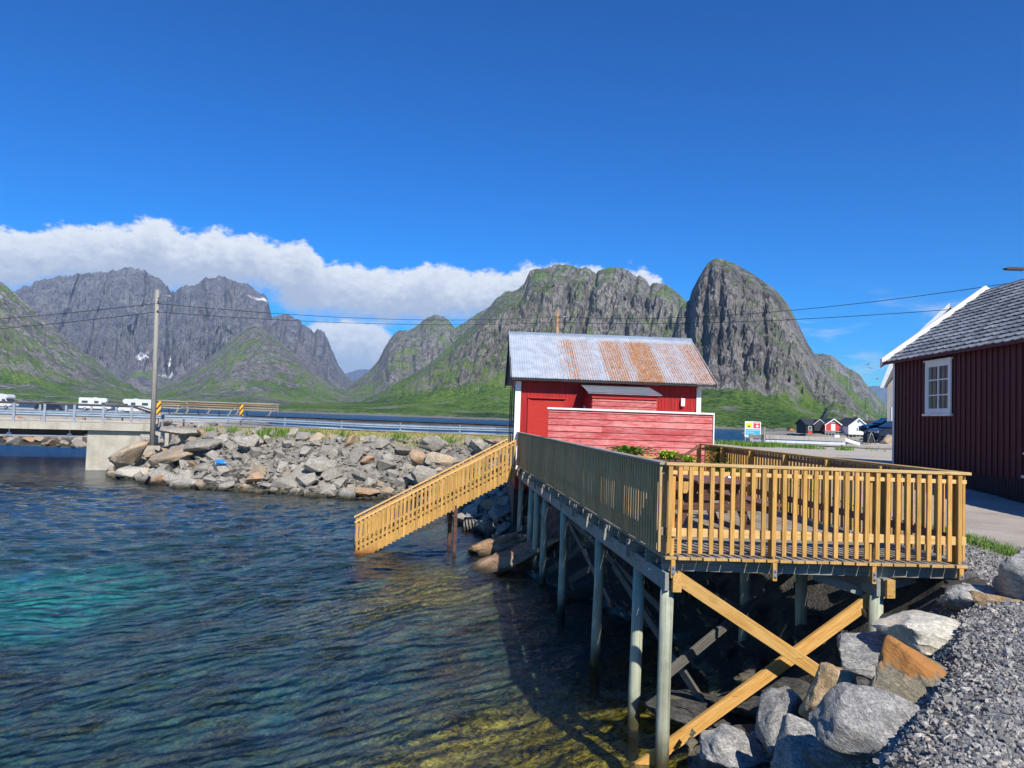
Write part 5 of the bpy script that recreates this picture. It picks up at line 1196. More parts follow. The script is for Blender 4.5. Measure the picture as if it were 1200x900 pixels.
# ------------------------------------------------------------------ bridge
BR = Vector((-21.2, 43.1, 0)); BL = Vector((-46.0, 32.2, 0)); bd = (BR-BL).normalized(); bn = Vector((-bd.y, bd.x, 0)); BZ = 2.72; BW = 7.6
bridge = empty('road_bridge', BR, 0, 'low concrete road bridge with dark girders and steel railings crossing the channel', 'bridge')
def bb(mb, name, mat, bevel=0, parent=None):
    o = mb.build(name, mat, None, bevel); o.data.transform(Matrix.Translation(-bridge.location)); o.parent = parent or bridge; return o
def zz(v, z): return Vector((v.x, v.y, z))
mb = MB(); mb.beam(zz(BL, BZ+.0), zz(BR, BZ), .42, .42, zc=1); bb(mb, 'edge_beam', M['concrete'], .01)
mb = MB(); mb.beam(zz(BL+bn*BW, BZ), zz(BR+bn*BW, BZ), .42, .42, zc=1); bb(mb, 'edge_beam', M['concrete'], .01)
mb = MB(); mb.beam(zz(BL+bn*BW/2, BZ-.1), zz(BR+bn*BW/2, BZ-.1), BW-.43, .22, zc=1); bb(mb, 'road_slab', M['road'])
for k in (.9, 2.9, 4.9, 6.8):
    mb = MB(); mb.beam(zz(BL+bn*k, BZ-.325), zz(BR-bd*3.6+bn*k, BZ-.325), .3, .48, zc=1); bb(mb, 'girder', M['dark_steel'])
aL = BR-bd*3.35
mb = MB(); mb.beam(zz(aL+bn*3.6, -2.5), zz(BR+bd*.9+bn*3.6, -2.5), 7.0, 4.78, zc=0); bb(mb, 'abutment', M['concrete'], .02)
mb = MB(); mb.beam(zz(aL+bn*.02, 1.93), zz(aL+bn*.02+bd*.02, 1.93), .5, .25); 
mb = MB(); mb.tube([zz(BL+bn*.25, 1.97), zz(aL+bn*.25, 1.93)], .05, 10); pp = bb(mb, 'pipe', M['white'])
for k in range(8):
    p = aL - bd*(.9+2.9*k) + bn*.25; mb = MB(); mb.tube([zz(p, 2.02), zz(p, 2.32)], .03, 6); mb.box(-.1, .1, -.06, .06, -.06, .02, M=Matrix.Translation(zz(p, 2.05))); bb(mb, 'pipe_hanger', M['white'], 0, pp)
def wbeam(mb, p, q, out_, h=.31):
    """W-shaped steel crash barrier beam"""
    pr_ = [(0, -.5), (.5, -.42), (1, -.25), (.15, -.08), (0, 0), (.15, .08), (1, .25), (.5, .42), (0, .5)]
    vs = []
    for e in (p, q):
        for a, b2 in pr_: vs.append(e+out_*(a*.08)+Vector((0, 0, b2*h)))
        for a, b2 in pr_[::-1]: vs.append(e+out_*(a*.08-.012)+Vector((0, 0, b2*h*.98)))
    n_ = len(pr_)*2; mb.add(vs, [(i, (i+1) % n_, n_+(i+1) % n_, n_+i) for i in range(n_)], 0, .5)
for side, off in ((0, 0.02), (1, BW-.02)):
    base = bn*off; rr_ = bpy.data.objects.new('bridge_railing', None); C.objects.link(rr_); rr_.parent = bridge
    o_ = bn*(-1 if side == 0 else 1)
    n_ = 18
    for k in range(n_):
        p = BR-bd*(1.15+1.45*k)+base; mb = MB(); mb.beam(zz(p, BZ+.002), zz(p, BZ+1.0), .14, .12, up=bd); mb.box(-.10, .10, -.08, .08, .002, .02, M=Matrix.Translation(zz(p, BZ))); bb(mb, 'post', M['steel'], 0, rr_)
    mb = MB(); e = BR-bd*1.15+base; mb.tube([zz(BL+base, BZ+1.01), zz(e, BZ+1.01), zz(e+bd*1.3, BZ+.62)], .055, 8); bb(mb, 'handrail', M['dark_steel'], 0, rr_)
    mb = MB(); wbeam(mb, zz(BL+base-o_*.09, BZ+.45), zz(BR+bd*.6+base-o_*.09, BZ+.45), o_, .26); bb(mb, 'guard_beam', M['pale_steel'], 0, rr_)
# causeway guardrails
def guardrail(path, label, hgt=.68, spacing=3.9, mat='pale_steel', beam_h=.30, out_=-1, two=False):
    P = [Vector(p) for p in path]; root = empty('guardrail', P[0], 0, label, 'guardrail')
    def gb(mb, name, m_):
        o = mb.build(name, m_, None); o.data.transform(Matrix.Translation(-root.location)); o.parent = root
    mb = MB(); mb2 = MB()
    for p, q in zip(P, P[1:]):
        d = (q-p).normalized(); o_ = Vector((d.y, -d.x, 0))*(-out_)
        wbeam(mb, p+Vector((0, 0, hgt-.16)), q+Vector((0, 0, hgt-.16)), -o_ if out_ < 0 else o_, beam_h)
        if two: mb2.tube([p+Vector((0, 0, .20)), q+Vector((0, 0, .20))], .035, 6)
    gb(mb, 'guard_beam', M[mat])
    if two: gb(mb2, 'lower_rail', M[mat])
    d = 0
    for p, q in zip(P, P[1:]):
        ln = (q-p).length
        while d < ln:
            c_ = p.lerp(q, d/ln); mb = MB(); mb.beam(c_+Vector((0, .05, -.2)), c_+Vector((0, .05, hgt+.03)), .10, .06, up=(0, 1, 0)); gb(mb, 'post', M[mat]); d += spacing
        d -= ln
    return root
guardrail([at(190,497.5,46), at(283,499.6,48.5), at(426,507,47.5), at(503,509.8,47.5), at(581,512,47.2), at(606,513,46.6), (2.5, 47.6, 2.6)], 'pale steel guardrail with a thin lower rail along the near side of the causeway road', two=True)
guardrail([(-27, 50.5, 2.55), (-22.5, 52.4, 2.6), (-14, 53.4, 2.62), (-5, 53.0, 2.6), (1, 52.2, 2.6), (3.2, 51.0, 2.6)], 'dark guardrail along the far side of the causeway road', .72, 3.9, 'dark_steel', .30)  # far rail in the same dark brown as the other dark steel
# hazard markers
for i, (px, y0, y1, D, lb) in enumerate([(186, 470, 487, 46.2, 'black and yellow striped hazard marker beside the utility pole at the end of the bridge'), (283, 474, 490, 54.6, 'black and yellow striped hazard marker in front of the right fish drying rack')]):
    q = at(px, (y0+y1)/2, D); hgt = (y1-y0)*D/850; root = empty('hazard_marker', (q.x, q.y, 2.6), 0, lb, 'hazard marker')
    mb = MB(); mb.tube([(0, .03, 0), (0, .03, q.z-2.6+hgt/2)], .03, 8); mb.build('post', M['dark_steel'], root)
    mt, b, o = material('hazard_stripes'); w_ = math_('FRACT', math_('MULTIPLY', math_('ADD', nt.nodes.new('ShaderNodeSeparateXYZ').outputs[2], 0), 1)); s3 = [n for n in nt.nodes if n.type == 'SEPXYZ'][0]; nt.links.new(coord(), s3.inputs[0])
    w_ = math_('FRACT', math_('MULTIPLY', math_('ADD', s3.outputs[2], math_('MULTIPLY', s3.outputs[0], -1.3)), 2.4)); setin(b, 'Base Color', mixc(math_('GREATER_THAN', w_, .62), (.85, .42, .02), (.02, .02, .02))); b.inputs['Roughness'].default_value = .5
    mb = MB(); z0 = q.z-2.6-hgt/2; mb.box(-.13, .13, -.012, .0, z0, z0+hgt); mb.build('striped_board', mt, root)

# ------------------------------------------------------------------ poles and wires
M['polewood'] = wood('grey_pole_wood', (.27, .255, .22), (.42, .40, .35), (12, 12, .5), knots=False); M['polebrown'] = wood('brown_pole_wood', (.30, .17, .09), (.42, .26, .15), (12, 12, .5), knots=False)
p1b = at(179, 511, 38.6); p1t = at(184.5, 340, 38.6)
pole = empty('utility_pole', p1b, 0, 'tall grey wooden utility pole leaning slightly right beside the bridge abutment', 'utility pole')
mb = MB(); mb.tube([Vector((0, 0, -.5)), (p1t-p1b)*.5, p1t-p1b], [.135, .12, .10], 12); mb.build('pole', M['polewood'], pole)
mb = MB(); q = p1t-p1b; mb.tube([q+Vector((.05, -.05, -.45)), q+Vector((.5, -.2, -.33)), q+Vector((.86, -.3, -.35))], .03, 6); mb.build('bracket', M['steel'], pole)
for dz in (-.62, -1.15):
    mb = MB(); mb.tube([q+Vector((.10, -.1, dz)), q+Vector((.16, -.1, dz+.02))], [.05, .035], 8); mb.build('insulator', M['dark_steel'], pole)
p2b = Vector((at(655, 400, 60).x, 60.0, 2.0)); p2t = at(653.5, 366, 60)
pole2 = empty('utility_pole', p2b, 0, 'brown wooden utility pole whose top shows above the shed roof', 'utility pole')
mb = MB(); mb.tube([Vector((0, 0, -.3)), p2t-p2b], [.17, .13], 12); mb.build('pole', M['polebrown'], pole2)
mb = MB(); q = p2t-p2b; mb.tube([q+Vector((.08, -.1, -.42)), q+Vector((.8, -.2, -.36))], .04, 6); mb.tube([q+Vector((.1, -.1, -1.1)), q+Vector((.3, -.1, -1.08))], .05, 6); mb.build('bracket', M['steel'], pole2)
def wire(pts, name, label, sag=.0, r_=.016):
    mb = MB(); out_ = []
    for (a, b2, s_) in pts:
        a = Vector(a); b2 = Vector(b2)
        for k in range(17):
            t = k/16; p = a.lerp(b2, t); p.z -= s_*4*t*(1-t); out_.append(p)
    mb.tube(out_, r_, 6); o = mb.build(name, M['black'], None); return tag(o, label, 'power line')
w1r = at(1330, 308, 30); w2r = at(1330, 344, 30)
wire([(at(-160, 384, 44), at(184, 355.6, 38.5), .15), (at(184, 355.6, 38.5), at(654, 371, 59.8), .55), (at(654, 371, 59.8), w1r, .95)], 'power_line', 'upper power line running from the grey pole over the shed pole to the right')
wire([(at(-160, 397, 44), at(184, 365.6, 38.5), .15), (at(184, 365.6, 38.5), at(654, 377.5, 59.8), .42), (at(654, 377.5, 59.8), w2r, .55)], 'power_line', 'lower power line running from the grey pole over the shed pole to the right')
lampo = empty('street_lamp', (at(1262, 400, 24).x, 24, 2.75), 0, 'dark street lamp arm reaching in from the right above the slate roof', 'street lamp')
lt = at(1200, 316, 24) - lampo.location
mb = MB(); mb.tube([(0, 0, 0), (0, 0, lt.z-.25)], [.09, .06], 10); mb.build('pole', M['dark_steel'], lampo)
mb = MB(); mb.tube([Vector((0, 0, lt.z-.26)), Vector((-.4, 0, lt.z-.02)), lt], .035, 8); mb.build('arm', M['dark_steel'], lampo)
mb = MB(); mb.prism([lt+Vector((0, -.1, -.03)), lt+Vector((0, -.1, .06)), lt+Vector((-.55, -.1, .06)), lt+Vector((-.68, -.1, .02)), lt+Vector((-.6, -.1, -.03))], (0, .2, 0)); mb.build('lamp_head', M['dark_steel'], lampo, .01)

# ------------------------------------------------------------------ fish drying racks, vehicles
def rack(px0, px1, D, label, ytop, levels=4):
    z0 = 2.0; a = at(px0, 480, D); b2 = at(px1, 480, D); Lr = b2.x-a.x; zt = at((px0+px1)/2, ytop, D).z - z0
    root = empty('drying_rack', (a.x, D, z0), R(2), label, 'drying rack'); wd = 5.0
    n_ = max(2, int(Lr/3.2)+1)
    for i in range(n_):
        x = Lr*i/(n_-1)
        for s in (-1, 1):
            mb = MB(); mb.tube([(x+.2*s, s*2.6, 0), (x, s*1.7, zt-.1)], .09, 6); mb.build('leg', M['polewood'], root)
        mb = MB(); mb.tube([(x-.9, -2.3, .2), (x+.7, -1.8, zt-.9)], .07, 6); mb.build('brace', M['polewood'], root)
    for k in range(levels):
        z = zt - k*.42; mb = MB(); r_ = random.Random(k+int(px0))
        for y in (-2.1, -1.0, 0, 1.0, 2.1): mb.tube([(-.3, y, z+.08*r_.uniform(-1, 1)), (Lr+.3, y, z+.08*r_.uniform(-1, 1))], .12, 6)
        x = 0
        while x < Lr: mb.tube([(x, -2.3, z+.12), (x+r_.uniform(-.1, .1), 2.3, z+.12)], .06, 5); x += .42
        mb.build('pole_layer', M['polewood'] if k != 1 else M['polebrown'], root)
    return root
rack(191, 214, 140, 'short wooden fish drying rack right behind the utility pole, leftmost of the three', 470.5)
rack(226, 275, 140, 'long wooden fish drying rack between the two hazard markers, middle of the three', 472.0)
rack(284, 321, 140, 'wooden fish drying rack with pale ends, rightmost of the three', 473.2)
def wheel(mb_parent, x, y, r_, w=.2, mat=None):
    mb = MB(); mb.tube([(x, y-w/2, r_), (x, y+w/2, r_)], r_, 18); t = mb.build('wheel', M['black'], mb_parent)
    mb = MB(); mb.tube([(x, y-w/2-.012, r_), (x, y-w/2+.02, r_)], r_*.62, 14); mb.tube([(x, y+w/2-.02, r_), (x, y+w/2+.012, r_)], r_*.62, 14); mb.build('rim', M['steel'], t)
def motorhome(loc, rz, label, flip=1):
    root = empty('motorhome', loc, rz, label, 'motorhome'); Lh = 6.6
    pr_ = [(-3.3, .45), (3.0, .45), (3.35, .7), (3.3, 1.05), (2.55, 1.35), (2.05, 1.95), (2.45, 2.25), (2.35, 2.75), (1.9, 2.95), (-3.2, 2.95), (-3.35, 2.8)]
    mb = MB(); mb.prism([(flip*x, -1.1, z) for x, z in pr_], (0, 2.2, 0)); mb.build('body', M['whitevan'], root, .06)
    for s in (-1, 1): mb = MB(); mb.prism([(flip*2.45, s*1.115-.01, 1.42), (flip*1.98, s*1.115-.01, 1.95), (flip*1.3, s*1.115-.01, 1.95), (flip*1.3, s*1.115-.01, 1.42)], (0, .02, 0)); mb.build('cab_window', M['glass'], root)
    for x0, x1 in ((-.2, .7), (-2.7, -1.5)):
        for s in (-1, 1): mb = MB(); mb.box(min(flip*x0, flip*x1), max(flip*x0, flip*x1), s*1.115-.01, s*1.115+.01, 1.7, 2.25); mb.build('window', M['glass'], root)
    mb = MB(); mb.prism([(flip*2.57, -.95, 1.34), (flip*2.08, -.95, 1.93), (flip*2.12, -.95, 1.96), (flip*2.62, -.95, 1.36)], (0, 1.9, 0)); mb.build('windscreen', M['glass'], root)
    for x in (-2.0, 2.3):
        for y in (-1.0, 1.0): wheel(root, flip*x, y, .36)
    mb = MB(); mb.box(-.5, .3, -.4, .4, 2.951, 3.08); mb.build('roof_vent', M['lightgrey'], root, .02)
    return root
def gpos(px, D, z): q = at(px, 480, D); return (q.x, D, z)
motorhome(gpos(112, 168, 2.0), R(20), 'white motorhome with a dark windscreen parked beyond the bridge railing', 1)
motorhome(gpos(160, 150, 1.9), R(4), 'cream white motorhome parked behind the utility pole', -1)
motorhome(gpos(0, 150, 2.0), R(-8), 'pale grey motorhome at the left edge, cut by the frame', 1)
def car(loc, rz, label, paint, s=1.0):
    root = empty('parked_car', loc, rz, label, 'car')
    lower = [(-2.2, .42), (-2.24, .75), (-2.1, 1.0), (-1.0, 1.05), (1.0, 1.06), (1.75, .98), (2.2, .82), (2.26, .55), (2.15, .36)]
    mb = MB(); mb.prism([(x, -.92, z) for x, z in lower], (0, 1.84, 0)); mb.build('body', paint, root, .09)
    top = [(-2.02, 1.0), (-1.75, 1.5), (-1.2, 1.66), (.1, 1.66), (1.05, 1.08), (1.05, 1.0)]
    mb = MB(); n_ = len(top); vs = [(x, -.88+.16*max(0, (z-1)/.66), z) for x, z in top]+[(x, .88-.16*max(0, (z-1)/.66), z) for x, z in top]
    mb.add(vs, [tuple(range(n_)), tuple(range(2*n_-1, n_-1, -1))]+[(i, (i+1) % n_, n_+(i+1) % n_, n_+i) for i in range(n_)]); mb.build('cabin', paint, root, .06)
    for sd2 in (-1, 1):
        mb = MB(); y0 = sd2*.893; y1 = sd2*.76
        def side(x, z): return (x, sd2*(.88-.16*(z-1)/.66)+sd2*.008, z)
        mb.prism([side(-1.72, 1.12), side(-1.5, 1.5), side(-.55, 1.55), side(-.55, 1.12)], (0, sd2*.006, 0)); mb.prism([side(-.45, 1.12), side(-.45, 1.55), side(.08, 1.55), side(.82, 1.12)], (0, sd2*.006, 0)); mb.build('side_window', M['glass'], root)
    mb = MB(); mb.prism([(.95, -.78, 1.14), (.18, -.70, 1.60), (.21, -.70, 1.63), (1.0, -.78, 1.16)], (0, 1.5, 0)); mb.build('windscreen', M['glass'], root)
    for y in (-.66, .66):
        mb = MB(); mb.box(2.14, 2.265, y-.2, y+.2, .66, .84); mb.build('headlight', M['chrome'], root, .02)
    mb = MB(); mb.box(2.2, 2.275, -.4, .4, .5, .78); mb.build('grille', M['black'], root, .01)
    for x in (-1.38, 1.40):
        for y in (-.86, .86): wheel(root, x, y, .36, .22)
    return root
car(gpos(60, 118, 2.05), R(5), 'dark blue car seen through the bridge railing posts', M['carpaint'])
q = at(1044, 510, 58); car((q.x+.4, 58, z_at(q.x, 58)), R(190), 'black car with bright headlights at the corner of the maroon house', M['carpaint'])
q = at(1046, 505, 64); c2 = car((q.x+.6, 66, z_at(q.x, 66)+.2), R(182), 'dark blue car parked behind the black car', simple('blue_metallic', (.012, .02, .05), .25, .3, .05, 2, 0, .6))
q = at(1018, 512, 56); tr_ = empty('metal_trestle', (q.x, 56, z_at(q.x, 56)), R(10), 'grey folding metal trestle beside the black car', 'trestle')
for y in (-.3, .3):
    mb = MB(); mb.tube([(-.35, y, 0), (0, y, .95), (.4, y, 0)], .035, 6); mb.build('leg_frame', M['steel'], tr_)
mb = MB(); mb.box(-.35, .35, -.4, .4, .95, 1.05); mb.build('top', M['dark_steel'], tr_); mb = MB(); mb.box(-.3, .22, -.25, .25, .1, .8); mb.build('crate', M['black'], tr_, .02)

# ------------------------------------------------------------------ information sign and wooden barrier
q = at(882, 505, 50); zg = z_at(q.x, 50); sg = empty('information_sign', (q.x, 50, zg), 0, 'white framed sign with yellow and red fields over a blue one', 'sign')
kx = 50/850; W2 = 9.3*kx; zt = at(882, 494, 50).z-zg; zb_ = at(882, 512, 50).z-zg
for s in (-1, 1):
    mb = MB(); mb.tube([(s*(W2-.05), .03, -.1), (s*(W2-.05), .03, zt)], .04, 8); mb.build('post', M['lightgrey'], sg)
mb = MB(); mb.box(-W2, W2, -.03, 0, zb_, zt); pn = mb.build('panel', M['signwhite'], sg)
zm = zt - .44*(zt-zb_)
mb = MB(); mb.box(-W2+.05, -.03, -.036, -.0305, zm, zt-.10); fy = mb.build('yellow_field', M['signyellow'], pn)
mb = MB(); mb.box(.03, W2-.05, -.036, -.0305, zm, zt-.05); fr_ = mb.build('red_field', M['signred'], pn)
mb = MB(); mb.box(-W2+.05, W2-.05, -.036, -.0305, zb_+.10, zm-.05); fb = mb.build('blue_field', M['signblue'], pn)
cx_ = (-W2+.02)/2; zc2 = (zm+zt-.1)/2
mb = MB(); mb.prism([(cx_-.10, -.037, zc2-.12), (cx_+.10, -.037, zc2-.12), (cx_, -.037, zc2+.06)], (0, -.004, 0)); mb.build('warning_symbol', M['black'], pn)
mb = MB(); mb.tube([(.02+W2/2, -.0365, zc2-.03), (.02+W2/2, -.044, zc2-.03)], .085, 16); mb.box(.12, W2-.12, -.041, -.0365, zt-.13, zt-.10); mb.build('round_symbol', M['signwhite'], pn)
mb = MB()
for k in range(5):
    zz_ = zm-.13-.13*k; mb.box(-W2+.12, W2-.12-.11*((k*7) % 4), -.041, -.0365, zz_-.02, zz_)
mb.build('text_line', M['signwhite'], pn)
bar = empty('wooden_barrier', gpos(880, 47, z_at(at(880, 510, 47).x, 47)), 0, 'low grey plank barrier on stout concrete posts between the parking gravel and the sea', 'barrier')
bl_ = bar.location.copy()
PXB = [(880, 508.5, 47.4), (897, 509.5, 46.6), (988, 512.5, 47.6)]
for (px, yt, D) in PXB:
    q = at(px, yt, D); zg_ = z_at(q.x, D); mb = MB(); mb.beam(Vector((q.x, D, zg_-.2))-bl_, q-bl_, .24, .22, up=(0, 1, 0)); mb.build('post', M['concrete'], bar, .03)
mb = MB(); q = at(896, 500, 46.3); mb.beam(Vector((q.x, 46.3, 2.6))-bl_, q-bl_, .09, .05, up=(0, 1, 0)); mb.build('marker_stick', M['polewood'], bar)
for (ya, yb, yc, hh) in ((511.2, 511.8, 515.2, .26), (516.2, 516.9, 520.0, .16)):
    a, b2, c_ = at(879, ya, 47.1)-bl_, at(897, yb, 46.35)-bl_, at(990, yc, 47.3)-bl_
    for p, q2 in ((a, b2), (b2, c_)):
        mb = MB(); mb.beam(p, q2, .08, hh); mb.build('plank', M['lightgrey'] if hh < .2 else M['polewood'], bar)
mb = MB(); mb.beam(at(989, 515, 47.5)-bl_, at(1007, 520.4, 50)-bl_, .08, .2); mb.build('plank', M['white'], bar)

# ------------------------------------------------------------------ village across the water
qx = lambda px, D: at(px, 500, D).x
V = []
def quay(x0, x1, y0, y1, z):
    xs2 = np.linspace(x0, x1, 70); ys2 = np.linspace(y0, y1, 40); XX, YY = np.meshgrid(xs2, ys2)
    e = np.minimum(np.minimum(XX-x0, x1-XX)/12, np.minimum(YY-y0, y1-YY)/7); ZZ = -1.5 + (z+1.5)*sstep(e+fbm(XX*.15, YY*.15, 4, 4)*.25, 0, 1) + fbm(XX*.25, YY*.25, 7, 4)*.7
    me = np_mesh('islet', np.stack([XX, YY, ZZ], -1).reshape(-1, 3), grid_faces(40, 70)); return tag(link('islet', me, None, [M['rock']]), kind='structure')
quay(96, 230, 243, 330, 1.5)
def gable_house(name, px0, px1, yb, ye, yr_, D, depth, wallm, label, ridge='depth', roofm='slate_far', trim=True, win=(), door=None, pxr=None, stilts=False, found='rock'):
    x0, x1 = qx(px0, D), qx(px1, D); zb2 = at((px0+px1)/2, yb, D).z; ze2 = at((px0+px1)/2, ye, D).z; zr2 = at((px0+px1)/2, yr_, D).z
    root = empty(name, ((x0+x1)/2, D, zb2), 0, label, 'house'); w = (x1-x0)/2; he = ze2-zb2; hr = zr2-zb2
    mb = MB()
    if ridge == 'depth': mb.prism([(-w, 0, 0), (w, 0, 0), (w, 0, he), (0, 0, hr), (-w, 0, he)], (0, depth, 0))
    else: mb.prism([(-w, 0, 0), (-w, depth, 0), (-w, depth, he), (-w, depth/2, hr), (-w, 0, he)], (2*w, 0, 0))
    mb.build('wall', M[wallm], root)
    mb = MB(); t = .18
    if ridge == 'depth':
        ov = .5; k = (hr-he)/w
        for s in (-1, 1): mb.prism([(s*(w+ov), -.5, he-ov*k+.02), (0, -.5, hr+.02), (0, -.5, hr+t+.02), (s*(w+ov), -.5, he-ov*k+t+.02)], (0, depth+1, 0))
    else:
        ov = .5; k = (hr-he)/(depth/2)
        for s, y0 in ((1, 0), (-1, depth)): mb.prism([(-w-.5, y0-s*ov, he-ov*k+.02), (-w-.5, depth/2, hr+.02), (-w-.5, depth/2, hr+t+.02), (-w-.5, y0-s*ov, he-ov*k+t+.02)], (2*w+1, 0, 0))
    rf_ = mb.build('roof', M[roofm], root)
    if trim and ridge == 'depth':
        mb = MB(); k = (hr-he)/w
        for s in (-1, 1): mb.prism([(s*(w+.5), -.56, he-.5*k-.15), (0, -.56, hr-.15), (0, -.56, hr+.22), (s*(w+.5), -.56, he-.5*k+.22)], (0, .05, 0))
        mb.build('verge_board', M['white'], rf_)
        mb = MB()
        for s in (-1, 1): mb.box(s*w-.12, s*w+.12, -.05, -.01, 0, he)
        mb.build('corner_board', M['white'], root)
    for (a, b2, c_, d2) in win:
        mb = MB(); mb.box(a-.12, b2+.12, -.06, -.012, c_-.12, d2+.12); f_ = mb.build('window', M['white'], root); mb = MB(); mb.box(a, b2, -.08, -.061, c_, d2); mb.build('pane', M['glass'], f_)
    if door: mb = MB(); mb.box(door[0], door[1], -.07, -.012, door[2], door[3]); mb.build('door', M['white'], root); 
    if stilts:
        mb = MB(); mb.box(-w-.8, w+.8, -1.6, 1, -.25, -.02); mb.build('platform', M['polewood'], root)
        for i in range(7):
            x = -w-.6+(2*w+1.2)*i/6; mb = MB(); mb.tube([(x, -1.3, -3.5), (x, -1.3, -.25)], .12, 6); mb.build('stilt', M['polewood'], root)
    return root
k_ = 255/850
gable_house('red_cabin', 967.5, 985.5, 504.8, 497.6, 491.2, 255, 9, 'redhouse', 'small red cabin with a white gable door in the village across the water', win=((-.6, .6, 3.0, 3.7),), door=(-.75, .65, .1, 2.3), stilts=True)
gable_house('red_cabin', 984, 994, 503, 498.3, 493.2, 262, 7, 'redhouse', 'red cabin wing with a black roof between the red gable and the white cabin', ridge='side', trim=False)
gable_house('black_cabin', 966, 1001, 504, 497.8, 492.4, 275, 9, 'tar', 'long black roofed cabin standing behind the red gable', ridge='side', trim=False)
h_ = gable_house('black_cabin', 945, 966.5, 508.5, 497.5, 491.6, 258, 9, 'tar', 'tall black tarred cabin with a dormer and blue windows, leftmost in the village', ridge='side', trim=False, win=((-2.4, -1.6, 1.3, 2.6), (-1.2, -.4, 1.3, 2.6), (.4, 1.2, 1.3, 2.6)), stilts=True)
mb = MB(); mb.prism([(-.9, -1.2, 1.2), (2.9, -1.2, 1.2), (2.9, -1.2, 3.5), (1.0, -1.2, 5.1), (-.9, -1.2, 3.5)], (0, 4, 0)); mb.build('dormer', M['tar'], h_)
mb = MB()
for s in (-1, 1): mb.prism([(1+s*2.3, -1.3, 3.15), (1, -1.3, 5.1), (1, -1.3, 5.35), (1+s*2.3, -1.3, 3.4)], (0, .1, 0))
mb.build('dormer_trim', M['lightgrey'], h_)
mb = MB(); mb.box(-2.8, -1.2, -.3, -.02, -.2, 1.0); mb.build('red_door', M['redhouse'], h_)
w_ = gable_house('white_cabin', 994.8, 1016.5, 509, 498.9, 490.4, 250, 10, 'whitehouse', 'white boarded cabin with a steep gable and two small windows in the village', win=((-.55, -.1, 1.1, 2.3), (.15, .6, 1.1, 2.3), (-.3, .35, 4.0, 4.6)), stilts=True)
mb = MB(); mb.box(3.2, 4.9, .4, 6, 0, 2.6); mb.build('side_wing', M['whitehouse'], w_); mb = MB(); mb.box(.4, 1.1, 3, 3.7, 4.9, 6.1); mb.build('chimney', M['tar'], w_)
gable_house('dark_cabin', 1017.5, 1046, 507.5, 500.6, 493.6, 262, 9, 'greywall', 'low cabin with a wide black roof right of the white cabin', ridge='side', trim=False)
hut = gable_house('orange_hut', 925.5, 931, 504.6, 502.6, 501.0, 520, 5, 'orange', 'tiny orange hut on the far shore below the dome mountain', trim=False)
mb = MB(); q = at(932, 506, 500); mb.prism([(-2.6, 0, .7), (-2.0, 0, 0), (1.8, 0, 0), (2.8, 0, .9)], (0, 1.6, 0)); o = mb.build('boat', M['redhouse']); o.location = (q.x, 500, -.1); tag(o, 'small red boat lying in front of the tiny orange hut', 'boat')
mb = MB(); mb.prism([(-2.6, 0, .8), (-2.0, 0, 0), (1.8, 0, 0), (2.8, 0, 1.0)], (0, 1.7, 0)); mb.box(-1, .6, .3, 1.4, .8, 1.9); o = mb.build('boat', M['whitehouse']); o.location = (qx(973, 246), 240, -.15); tag(o, 'pale boat moored in front of the small red cabin', 'boat')
for px, yt, D, lb in ((1001.5, 484.5, 300, 'thin utility pole behind the white cabin'), (1016, 485.5, 300, 'thin utility pole between the white cabin and the dark roofed one')):
    t = at(px, yt, D); mb = MB(); mb.tube([(0, 0, 0), (0, 0, t.z-1)], .16, 6); mb.box(-.9, .9, -.1, .1, t.z-1.9, t.z-1.7); o = mb.build('utility_pole', M['polewood']); o.location = (t.x, D, 1); tag(o, lb, 'utility pole')
# grey rendered building behind the maroon house
D = 60; gx0 = at(1039.6, 480, D).x; zb2 = 3.6
gbld = empty('grey_building', (gx0, D, zb2), -R(40), 'tall pale grey building with a steep roof behind the corner of the maroon house', 'building')
ze2 = at(1040, 452, D).z-zb2; zt2 = at(1046, 424, D).z-zb2
mb = MB(); mb.box(0, 9, 0, 11, -1, ze2); mb.prism([(0, .0, ze2), (9, 0, ze2), (4.5, 0, ze2+6)], (0, 11, 0)); mb.build('wall', M['greywall'], gbld)
mb = MB()
for s in (0, 1):
    x_ = lambda v: v if s == 0 else 9-v
    mb.prism([(x_(-.3), -.4, ze2-.1), (x_(.6), -.4, ze2+2.1), (x_(4.5), -.4, ze2+6.2), (x_(4.5), -.4, ze2+6.4), (x_(.5), -.4, ze2+2.3), (x_(-.4), -.4, ze2)], (0, 11.8, 0))
mb.build('roof', M['slate'], gbld)
mb = MB(); mb.prism([(-.45, -.5, ze2-.2), (-.2, -.5, ze2-.2), (.75, -.5, ze2+2.1), (4.5, -.5, ze2+6.1), (4.5, -.5, ze2+6.5), (.45, -.5, ze2+2.4)], (0, .08, 0)); mb.build('verge_board', M['white'], gbld)
mb = MB(); mb.box(.3, .6, -.04, -.0, .2, 2.2); mb.build('window', M['white'], gbld)
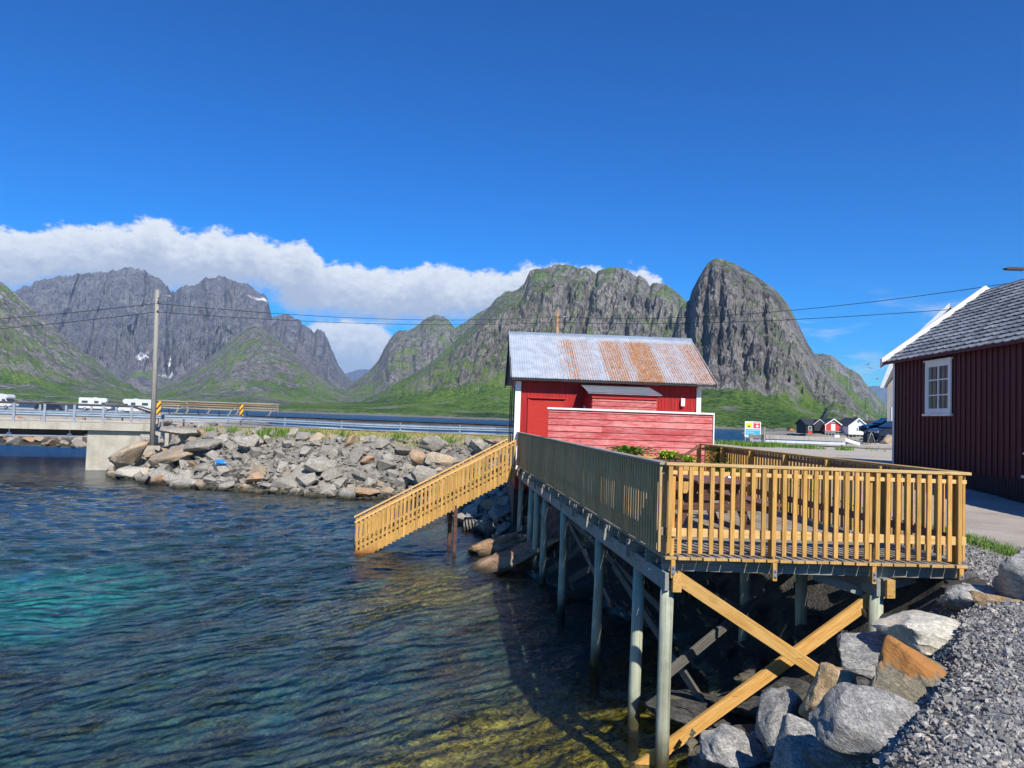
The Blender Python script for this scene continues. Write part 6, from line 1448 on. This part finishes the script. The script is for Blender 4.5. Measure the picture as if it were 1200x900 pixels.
boulder('rock_mound', (gx0+1.0, 57.5, 2.6), (4.2, 3.0, 1.6), M['rock_tan'], 601, 'low tan rock mound at the foot of the grey building', (0, .05, .2), 20, 3, .07, .2, cat='rock')
# blue plastic
boulder('blue_plastic', at(259, 541.5, 36.2), (.30, .22, .20), M['blueplastic'], 611, 'bright blue piece of plastic washed up among the causeway boulders', (.3, .2, .1), 12, 2, .10, 0, cat='plastic')
# gulls
def gull(px, py, D, span, bank, rz, label):
    q = at(px, py, D); root = empty('gull', q, rz, label, 'bird'); s = span/2
    mb = MB(); mb.tube([(0, -.28, 0), (0, -.15, .02), (0, .05, .02), (0, .22, .03), (0, .30, .02)], [.01, .055, .075, .045, .012], 8); mb.build('body', M['feather'], root)
    for sd2 in (-1, 1):
        mb = MB(); z1 = .12*s+sd2*bank; z2 = .02*s+sd2*bank*2
        mb.add([(0, -.08, .02), (0, .12, .02), (sd2*s*.45, .16, z1), (sd2*s, .02, z2), (sd2*s*.95, -.04, z2), (sd2*s*.45, -.04, z1), (0, -.08, .035), (0, .12, .035), (sd2*s*.45, .16, z1+.012), (sd2*s, .02, z2+.006), (sd2*s*.95, -.04, z2+.006), (sd2*s*.45, -.04, z1+.012)], [(0,1,2,5),(5,2,3,4),(11,8,7,6),(10,9,8,11),(0,5,11,6),(5,4,10,11),(1,7,8,2),(2,8,9,3),(3,9,10,4)]); mb.build('wing', M['feather'], root)
gull(1017, 427, 110, 1.5, .12, .3, 'dark gull gliding left of the maroon house roof, highest of three')
gull(1020.5, 431.5, 108, 1.4, -.1, -.4, 'dark gull gliding just below the highest gull')
gull(1028, 444, 130, 1.3, .08, .8, 'small gull low over the far ridge, lowest of three')
# stones on the far bank behind the guardrail
rubble(lambda r: (r.uniform(-36, -14), r.uniform(58, 66)), 26, (.3, .8), 33, RIP, 'bank_stone', lambda x, y, s, m_, h: '%s stone behind the guardrail, %s' % ('large' if s > .5 else 'small', ['near the bridge end', 'left part of the gap', 'below the middle drying rack', 'below the right drying rack', 'right of the drying racks'][int(min(4, max(0, (x+36)/4.5)))]), 'stone', 'stones behind the guardrail')
